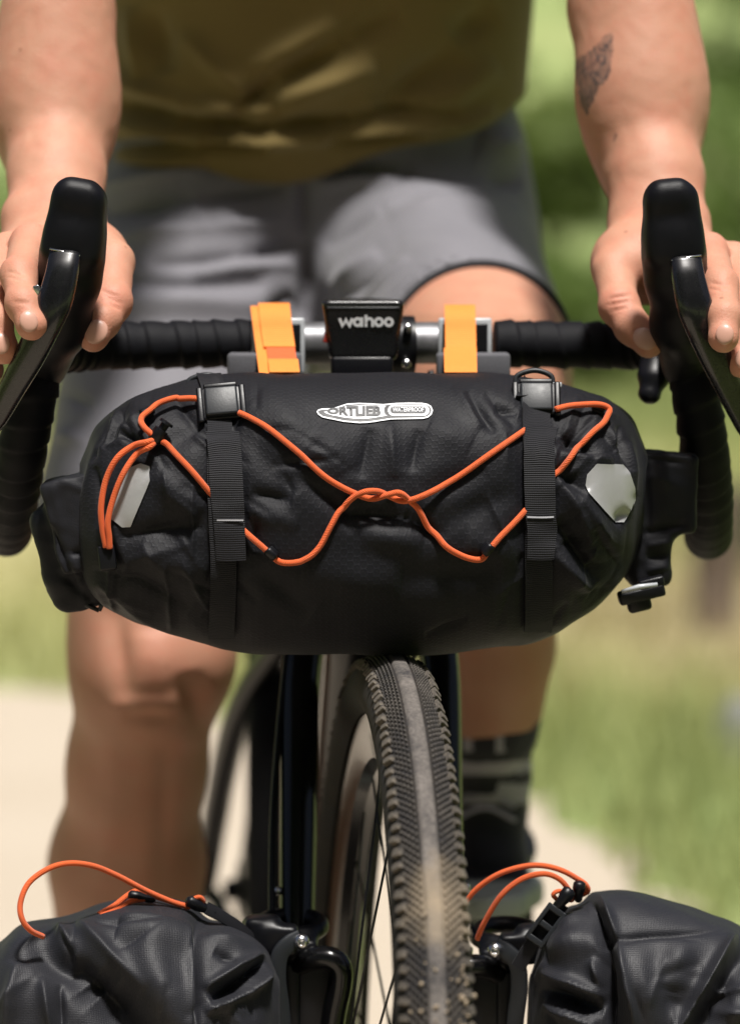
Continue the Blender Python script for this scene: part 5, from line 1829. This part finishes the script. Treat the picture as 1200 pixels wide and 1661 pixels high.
# printed maker's badge: white plate, black keyline, white field, black letters
def grow(poly, d):
    poly = np.array(poly, float)
    c = poly.mean(0)
    e = np.roll(poly, -1, 0) - np.roll(poly, 1, 0)
    n = np.stack([e[:, 1], -e[:, 0]], 1)
    n /= np.linalg.norm(n, axis=1)[:, None]
    if ((poly - c) * n).sum() < 0:
        n = -n
    return [tuple(p) for p in poly + n * d]
fish = [(513, 669), (516, 665.5), (522, 664), (540, 663.5), (552, 659.5), (562, 656.2), (582, 655), (602, 655.8), (621, 657), (643, 655), (664, 654.5), (684, 654.8), (693, 656.5), (699, 660), (702, 667), (699.5, 674), (694, 678.5), (686, 680.5), (660, 681), (633, 681.5), (608, 685.5), (595, 687), (583, 687.5), (557, 685.3), (535, 681), (522, 678), (515.5, 673.5)]
patch_on(SK, fish, 0.0010, bag, 'badge', M['ink_white'], 3)
patch_on(SK, grow(fish, -2.6), 0.0013, bag, 'badge_keyline', M['ink_black'], 3)
left = [(524, 670), (534, 667.5), (548, 664.5), (562, 660.5), (582, 659.2), (600, 659.6), (626, 660.2), (623.5, 664), (623, 669), (624.5, 674), (628, 677), (608, 680.4), (592, 682.3), (575, 682), (556, 680), (540, 677), (529, 674)]
patch_on(SK, grow(left, -0.7), 0.0016, bag, 'badge_field', M['ink_white'], 3)
def pill(x0, x1, y0, y1, n=8):
    r = (y1 - y0) / 2
    a = np.linspace(-math.pi / 2, math.pi / 2, n)
    cy = (y0 + y1) / 2
    return [(x1 - r + r * math.cos(t), cy + r * math.sin(t)) for t in a] + [(x0 + r - r * math.cos(t), cy - r * math.sin(t)) for t in a]
patch_on(SK, pill(628.5, 696, 659.0, 676.8), 0.0016, bag, 'badge_field', M['ink_white'], 2)
patch_on(SK, pill(632.5, 690.5, 662.0, 673.0), 0.0018, bag, 'badge_keyline', M['ink_black'], 2)
def text_on(sk, body, x0, x1, y0, y1, off, mat, bold, arch=None, name='lettering'):
    q, F = letters(body, 1.0, bold)
    pts = []
    for u, v in q:
        x = x0 + (x1 - x0) * u
        t, b = (y0, y1) if arch is None else arch(u)
        pts.append((x, b + (t - b) * v))
    return flat_on(sk, pts, F, off, bag, name, mat)
text_on(SK, 'ORTLIEB', 530, 617, 0, 0, 0.0020, M['ink_black'], 0.055, lambda u: (665.6 - 4.6 * min(1, u * 2.4) + 0.5 * u, 673.0 + 5.0 * min(1, u * 2.0) - 2.2 * max(0, u - 0.5)))
text_on(SK, 'WATERPROOF', 636, 687, 664.0, 671.0, 0.0022, M['ink_white'], 0.012)

# mounts on the bar: foam blocks, milky spacers and orange hook straps
def velcro(cx, tilt, left):
    hw = 25.5
    mk('spacer_block', *box(P(cx + (-20 if left else 20), 594, -0.050), 0.0265, 0.014, 0.0098, None, 0.0025), M['foam'], bag)
    sc = P(cx + (2 if left else 7), 561, -0.0235)
    V, F = box(sc, 0.0195, 0.0022, 0.0205, None, 0.0018)
    sp_ = crease(mk('spacer', V, F, M['clear'], bag))
    V, F = box(sc + np.array([0, -0.0020, 0.0]), 0.0165, 0.0016, 0.0165, None, 0.0012)
    mk('spacer_pad', V, F, M['plastic'], sp_)
    prof = [(612, -0.108), (600, -0.096), (586, -0.076), (565, -0.052), (540, -0.038), (518, -0.030), (504, -0.018), (499, -0.004), (501, 0.012), (512, 0.024), (540, 0.028), (580, 0.026)]
    def rib(cx0, lift, i0, i1, name, mat, hw=hw, parent=bag):
        q = catmull(prof, 6)[i0:i1]
        L, Nn = [], []
        T = np.gradient(q * np.array([1.0, 2200.0]), axis=0)
        for (yy, Y), t in zip(q, T):
            nn = np.array([0, -abs(t[0]) if True else 0, 0.0])
            nv = np.array([0.0, t[0], t[1]])
            nv /= np.linalg.norm(nv) + 1e-9
            row = [P(cx0 + tilt * (560 - yy) * -1 + u * hw, yy, Y) + nv * lift for u in np.linspace(-1, 1, 5)]
            L.append(row)
            Nn.append([nv] * 5)
        return ribbon((np.array(L), np.array(Nn)), 0.0014, parent, name, mat)
    if left:
        rib(cx - 16, 0.000, 0, 66, 'hook_strap', M['velcro'], 19)
        rib(cx + 3, 0.0022, 17, 66, 'hook_strap', M['velcro'])
        rib(cx + 5, 0.0016, 10, 20, 'shaded_strap_inset', M['velcro_shade'], 23)
        rib(cx + 6, 0.0030, 0, 11, 'hook_strap', M['velcro'], 24.5)
    else:
        rib(cx, 0.0010, 14, 66, 'hook_strap', M['velcro'], 25)
        rib(cx - 1, 0.0028, 0, 17, 'hook_strap', M['velcro'], 26.5)
velcro(449, 0.13, True)
velcro(747, 0.02, False)

# ------------------------------------------------------------------ bike computer
comp = thing('bike_computer', 'black bike computer with a white name on its front, in the middle of the bar', 'bike computer', P(588, 600, -0.05))
f = Field(P(500, 640, -0.09) - 0.01, P(680, 470, -0.0) + 0.01, 0.0016)
f.rbox(P(589, 535, -0.047), (0.0300, 0.0105, 0.0222), 0.0042, 0)
V, F = f.mesh()
V = relax(V, F, 2)
zt, zb = P(589, 488, -0.047)[2], P(589, 590, -0.047)[2]
t = np.clip((V[:, 2] - zb) / (zt - zb), 0, 1)
xc = P(589, 535, -0.047)[0]
V[:, 0] = xc + (V[:, 0] - xc) * (0.80 + 0.20 * t)
V[:, 1] += (0.5 - t) * 0.006
cb = mk('computer_case', V, F, M['carbon'], comp)
V, F = box(P(589, 496, -0.0525), 0.0262, 0.0080, 0.0012, np.array([[1, 0, 0], [0, 0.97, 0.22], [0, -0.22, 0.97]]), 0.0009)
mk('top_rim', V, F, M['plastic_sheen'], comp)
V, F = join(box(P(587, 594, -0.040), 0.0225, 0.016, 0.0080, None, 0.003), box(P(587, 580, -0.018), 0.014, 0.020, 0.007, None, 0.003))
mk('computer_mount', V, F, M['plastic'], comp)
mk('side_reflection', *box(P(530, 540, -0.050), 0.0016, 0.004, 0.007, axes((0.95, 0, -0.2), (0.2, -1, 0)), 0.0008), plain('red_strap_reflection', (0.35, 0.03, 0.02), 0.2), comp)  # red colour standing in for the orange strap's reflection on the case
def stroke(poly, w, closed=False):
    p = np.array(poly, float)
    n = len(p)
    V, F = [], []
    for i in range(n):
        a = p[(i - 1) % n] if (closed or i) else p[i]
        b = p[(i + 1) % n] if (closed or i < n - 1) else p[i]
        t = b - a
        t /= np.linalg.norm(t) + 1e-9
        nn = np.array([-t[1], t[0]])
        # mitre
        k = 1.0
        if closed or 0 < i < n - 1:
            e = p[i] - a
            e /= np.linalg.norm(e) + 1e-9
            k = 1 / max(0.5, abs(e @ t))
        V += [p[i] + nn * w / 2 * k, p[i] - nn * w / 2 * k]
    for i in range(n if closed else n - 1):
        j = (i + 1) % n
        F.append((2 * i, 2 * i + 1, 2 * j + 1, 2 * j))
    return V, F
def ring_(cx, cy, r, a0=0, a1=360, n=20):
    return [(cx + r * math.cos(R(a)), cy + r * math.sin(R(a))) for a in np.linspace(a0, a1, n)]
W = 4.6
glyph = [stroke([(549, 516), (554, 528), (559.5, 518.5), (565, 528), (570, 516)], W),
         stroke(ring_(578.5, 522, 5.6, 0, 342, 20), W, True), stroke([(585.2, 514.5), (585.2, 529.8)], W),
         stroke([(592, 510.5), (592, 529.8)], W), stroke([(592, 523)] + ring_(597.5, 521.5, 5.3, 190, 360, 12) + [(602.8, 529.8)], W),
         stroke(ring_(613, 522, 5.8, 0, 342, 20), W, True), stroke(ring_(629, 522, 5.8, 0, 342, 20), W, True)]
gv, gf, o = [], [], 0
bt = BVHTree.FromPolygons((np.array([v.co for v in cb.data.vertices]) + ORG[cb.name]).tolist(), [tuple(p.vertices) for p in cb.data.polygons])
for i, (vv, ff) in enumerate(glyph):
    for x, y in vv:
        d = ray(x + 1.5, y)
        h, nn, _, _ = bt.ray_cast(Vector(CAMP), Vector(d / np.linalg.norm(d)))
        h = np.array(h) if h is not None else P(x, y, -0.058)
        gv.append(h + np.array([0, -0.0004 - 0.00012 * i, 0]))
    gf += [tuple(k + o for k in q)[::-1] for q in ff]
    o += len(vv)
mk('lettering', np.array(gv), gf, M['ink_white'], comp)

# ------------------------------------------------------------------ panniers on the fork
def pannier(name, label, tab, dep, yc, fl, seed, base):
    t = thing(name, label, 'pannier', base, 'front panniers')
    V, F, U = bag_loft(tab, dep, yc, 300, 280, 3.2, 0, 0.0)
    N = vnormals(V, F)
    px, py = proj(V)
    wgt = np.clip(facing(V, N) + 0.0, 0, 1)
    gc = np.random.default_rng(seed + 7)
    for i in range(20):
        cx, cy = gc.uniform(tab[0][0], tab[-1][0]), gc.uniform(1480, 1720)
        an, ln = gc.uniform(0, math.pi), gc.uniform(15, 55)
        fl.append((cx - math.cos(an) * ln, cy - math.sin(an) * ln, cx + math.cos(an) * ln, cy + math.sin(an) * ln, gc.uniform(6, 14), gc.choice([-1, 1]) * gc.uniform(0.0012, 0.0028)))
    V = V + N * (wgt * folds(px, py, fl, True) + 0.0016 * waves(V, 0.08, seed, 10) + 0.0004 * waves(V, 0.02, seed + 1, 12))[:, None]
    mk('pannier_body', V, F, M['pannier'], t)
    return t, Skin3D(V, F)
tabL = [(-150, 1640, 2080), (-120, 1600, 2120), (-60, 1570, 2140), (0, 1540, 2145), (28, 1508, 2150), (60, 1500, 2150), (100, 1494, 2150), (165, 1472, 2150), (215, 1462, 2150), (260, 1464, 2150), (300, 1471, 2150), (318, 1482, 2150), (330, 1498, 2150), (365, 1501, 2145), (400, 1516, 2140), (430, 1536, 2120), (446, 1562, 2100), (454, 1610, 2060)]
depL = [(-150, 0.03), (-120, 0.05), (-40, 0.07), (60, 0.078), (300, 0.075), (400, 0.06), (440, 0.040), (454, 0.02)]
flL = [(95, 1500, 125, 1560, 14, 0.010), (60, 1530, 150, 1610, 26, -0.016), (150, 1600, 240, 1700, 30, -0.018), (110, 1545, 200, 1640, 14, -0.008), (200, 1500, 300, 1520, 30, 0.010), (230, 1540, 300, 1680, 34, 0.016), (130, 1500, 230, 1600, 16, 0.008),
       (30, 1570, 10, 1680, 18, 0.010), (70, 1590, 85, 1680, 14, 0.008), (95, 1600, 100, 1680, 8, -0.006), (322, 1495, 316, 1680, 8, -0.012), (308, 1500, 302, 1680, 10, 0.006), (330, 1520, 420, 1530, 14, 0.006),
       (335, 1600, 430, 1545, 9, 0.009), (345, 1625, 400, 1585, 12, -0.012), (400, 1585, 436, 1556, 10, -0.010), (335, 1640, 400, 1612, 8, 0.010), (400, 1612, 442, 1575, 8, 0.010), (350, 1545, 380, 1560, 8, -0.005), (160, 1500, 260, 1500, 6, -0.004), (100, 1520, 118, 1548, 8, -0.008)]
pl, SPL = pannier('pannier', 'black roll-top pannier at the lower left with a long arching orange cord', tabL, depL, -0.165, flL, 101, P(200, 2120, -0.165))
tabR = [(858, 1600, 2060), (864, 1560, 2100), (872, 1535, 2120), (888, 1500, 2140), (905, 1480, 2145), (925, 1471, 2150), (945, 1466, 2150), (958, 1449, 2150), (985, 1446, 2150), (1015, 1446, 2150), (1050, 1453, 2150), (1120, 1473, 2150), (1190, 1499, 2150), (1230, 1522, 2145), (1290, 1570, 2130), (1340, 1640, 2080)]
depR = [(858, 0.02), (872, 0.040), (910, 0.06), (1000, 0.075), (1180, 0.078), (1270, 0.06), (1320, 0.045), (1340, 0.03)]
flR = [(955, 1460, 985, 1530, 12, -0.016), (985, 1530, 990, 1680, 14, -0.018), (972, 1452, 1000, 1520, 10, 0.008), (1000, 1525, 1180, 1505, 7, -0.004), (1020, 1540, 1060, 1680, 34, 0.014), (1100, 1530, 1090, 1600, 26, 0.008), (1003, 1530, 1030, 1680, 9, 0.010), (1190, 1520, 1095, 1680, 11, 0.013), (1215, 1540, 1130, 1680, 20, -0.018),
       (885, 1580, 975, 1615, 9, 0.010), (880, 1605, 970, 1640, 12, -0.014), (882, 1630, 960, 1665, 9, 0.010), (890, 1540, 960, 1520, 22, 0.008), (905, 1500, 945, 1480, 12, 0.004), (1150, 1610, 1220, 1600, 8, 0.006), (1160, 1640, 1230, 1650, 12, 0.008), (960, 1560, 975, 1600, 9, 0.006), (868, 1590, 882, 1560, 7, 0.005)]
pr, SPR = pannier('pannier', 'black roll-top pannier at the lower right with two orange cord loops', tabR, depR, -0.150, flR, 111, P(1060, 2120, -0.15))
PC = 0.0020
cord3d(catmull([P(70, 1520, -0.215), P(50, 1510, -0.225), P(36, 1492, -0.228), P(33, 1466, -0.225), P(46, 1434, -0.220), P(76, 1411, -0.214), P(110, 1401, -0.208), P(150, 1405, -0.200), P(190, 1421, -0.190), P(238, 1446, -0.180), P(280, 1464, -0.172), P(308, 1472, -0.166)], 9), PC, pl)
cord3d(catmull([P(160, 1484, -0.185), P(185, 1470, -0.178), P(207, 1453, -0.172), P(222, 1446, -0.170), P(236, 1450, -0.168), P(262, 1458, -0.168), P(296, 1470, -0.168)], 8), PC, pl)
cord3d(catmull([P(163, 1487, -0.188), P(192, 1475, -0.182), P(214, 1462, -0.178), P(236, 1459, -0.174)], 8), PC, pl)
cord3d(catmull([P(300, 1474, -0.166), P(312, 1460, -0.168), P(324, 1456, -0.168), P(330, 1463, -0.166), P(322, 1470, -0.165)], 8), PC * 0.8, pl)
def toggle(a, b, r, parent, name='cord_hook'):
    a, b = np.asarray(a), np.asarray(b)
    m = lambda t: a + (b - a) * t
    V, F = tube(np.array([m(0), m(0.08), m(0.35), m(0.6), m(0.9), m(1)]), np.array([r * 0.5, r, r * 1.1, r * 0.8, r * 0.7, r * 0.35]), 12)
    return mk(name, V, F, M['plastic'], parent)
toggle(P(208, 1452, -0.176), P(252, 1461, -0.172), 0.0036, pl)
toggle(P(303, 1460, -0.170), P(352, 1484, -0.160), 0.0042, pl)
def flatstrap(pts, hw, parent, name='mount_strap', mat=None, up=(0, -1, 0.5), th=0.0012):
    V, F = tube(catmull(pts, 6), hw, 12, ru=th, up0=up, power=4)
    return crease(mk(name, V, F, mat or M['web'], parent), 50)
flatstrap([P(335, 1474, -0.166), P(365, 1490, -0.158), P(395, 1512, -0.150), P(412, 1530, -0.145)], 0.0045, pl)
cord3d(catmull([P(752, 1466, -0.145), P(776, 1440, -0.15), P(810, 1418, -0.155), P(850, 1406, -0.158), P(882, 1405, -0.160), P(912, 1413, -0.160), P(936, 1426, -0.158), P(950, 1436, -0.156), P(953, 1446, -0.154), P(944, 1452, -0.152)], 9), PC, pr)
cord3d(catmull([P(774, 1524, -0.150), P(786, 1496, -0.158), P(812, 1454, -0.166), P(845, 1427, -0.168), P(880, 1418, -0.168), P(906, 1426, -0.166), P(922, 1444, -0.164), P(927, 1462, -0.160)], 9), PC, pr)
cord3d(catmull([P(905, 1462, -0.165), P(897, 1452, -0.168), P(906, 1446, -0.168), P(920, 1450, -0.166), P(926, 1458, -0.162)], 8), PC * 0.8, pr)
toggle(P(926, 1442, -0.170), P(902, 1476, -0.172), 0.0048, pr)
toggle(P(940, 1430, -0.164), P(937, 1464, -0.162), 0.0042, pr)
def clip(a, b, w, parent):
    """ladder buckle on a strap"""
    a, b = np.asarray(a), np.asarray(b)
    u = (b - a) / np.linalg.norm(b - a)
    ax = axes(np.cross(u, (0, -1, 0.25)), (0, -1, 0.25))
    c = (a + b) / 2
    L_ = np.linalg.norm(b - a) / 2
    A = np.array([ax[0], ax[1], u])
    V, F = join(box(c + ax[0] * w, 0.0016, 0.003, L_, A, 0.0008), box(c - ax[0] * w, 0.0016, 0.003, L_, A, 0.0008), box(c, w, 0.0022, 0.0022, A, 0.0008), box(c + u * L_ * 0.85, w, 0.003, 0.0022, A, 0.0008), box(c - u * L_ * 0.85, w, 0.003, 0.0022, A, 0.0008))
    return crease(mk('strap_clip', V, F, M['plastic_sheen'], parent))
clip(P(905, 1474, -0.172), P(864, 1530, -0.172), 0.0060, pr)
flatstrap([P(912, 1466, -0.166), P(885, 1503, -0.168), P(858, 1540, -0.168), P(840, 1570, -0.165)], 0.0052, pr)

# mounting hardware between pannier and fork
def mount(parent, q, mirror):
    f = Field(np.minimum(q(380, 1720, -0.2), q(585, 1720, -0.2)) - 0.012, np.maximum(q(380, 1470, -0.03), q(585, 1470, -0.03)) + 0.012, 0.0022)
    for i in range(24):                                   # band clamp round the fork blade
        a0, a1 = i * math.pi / 12, (i + 1) * math.pi / 12
        pt = lambda a: q(472 + 48 * math.cos(a), 1502 - 16 * math.sin(a), -0.100 - 0.022 * math.sin(a) * -1)
        f.cone(pt(a0), pt(a1), 0.0058, 0.0058, 0.003)
    f.rbox(q(425, 1510, -0.135), (0.012, 0.010, 0.010), 0.004, 0.006)
    f.rbox(q(452, 1525, -0.140), (0.014, 0.009, 0.011), 0.004, 0.006)
    f.cone(q(404, 1502, -0.13), q(440, 1492, -0.135), 0.006, 0.0055, 0.004)
    f.rbox(q(490, 1545, -0.128), (0.011, 0.009, 0.010), 0.004, 0.006)
    V, F = f.mesh()
    V = relax(V, F, 2)
    mk('mount_clamp', V, F, M['plastic'], parent)
    V, F = tube(catmull([q(486, 1522, -0.146), q(468, 1532, -0.150), q(453, 1552, -0.152), q(450, 1590, -0.152), q(456, 1640, -0.15), q(462, 1720, -0.148)], 7), 0.0062, 12, ru=0.003, up0=(0, -1, 0), power=3.5)
    crease(mk('mount_hook', V, F, M['foam'] if False else M['plastic_sheen'], parent), 50)
    c = q(489, 1528, -0.152)
    f = Field(c - 0.009, c + 0.009, 0.0008)
    f.ell(c, (0.0055, 0.0048, 0.0055), 0)
    f.rbox(c + np.array([0, -0.004, 0]), (0.0018, 0.0028, 0.0018), 0.0003, op='sub')
    V, F = f.mesh()
    mk('mount_bolt', V, F, M['steel'], parent)
    V, F = tube(catmull([q(478, 1568, -0.128), q(505, 1556, -0.136), q(535, 1556, -0.140), q(551, 1570, -0.140), q(551, 1600, -0.138), q(541, 1650, -0.136), q(534, 1720, -0.134)], 8), 0.0088, 14)
    mk('mount_tube', V, F, M['paint'], parent)
    V, F = join(box(q(508, 1620, -0.125), 0.016, 0.010, 0.026, None, 0.004), box(q(470, 1625, -0.128), 0.008, 0.009, 0.03, None, 0.003))
    mk('mount_plate', V, F, M['plastic'], parent)
mount(pl, P, False)
mount(pr, (lambda x, y, Y: P(1292 - x, y + 14, Y + 0.012)), True)
mk('mount_rod', *tube(catmull([P(750, 1590, -0.10), P(765, 1610, -0.11), P(795, 1680, -0.12), P(815, 1740, -0.12)], 6), 0.0035, 12), M['alloy'], pr)
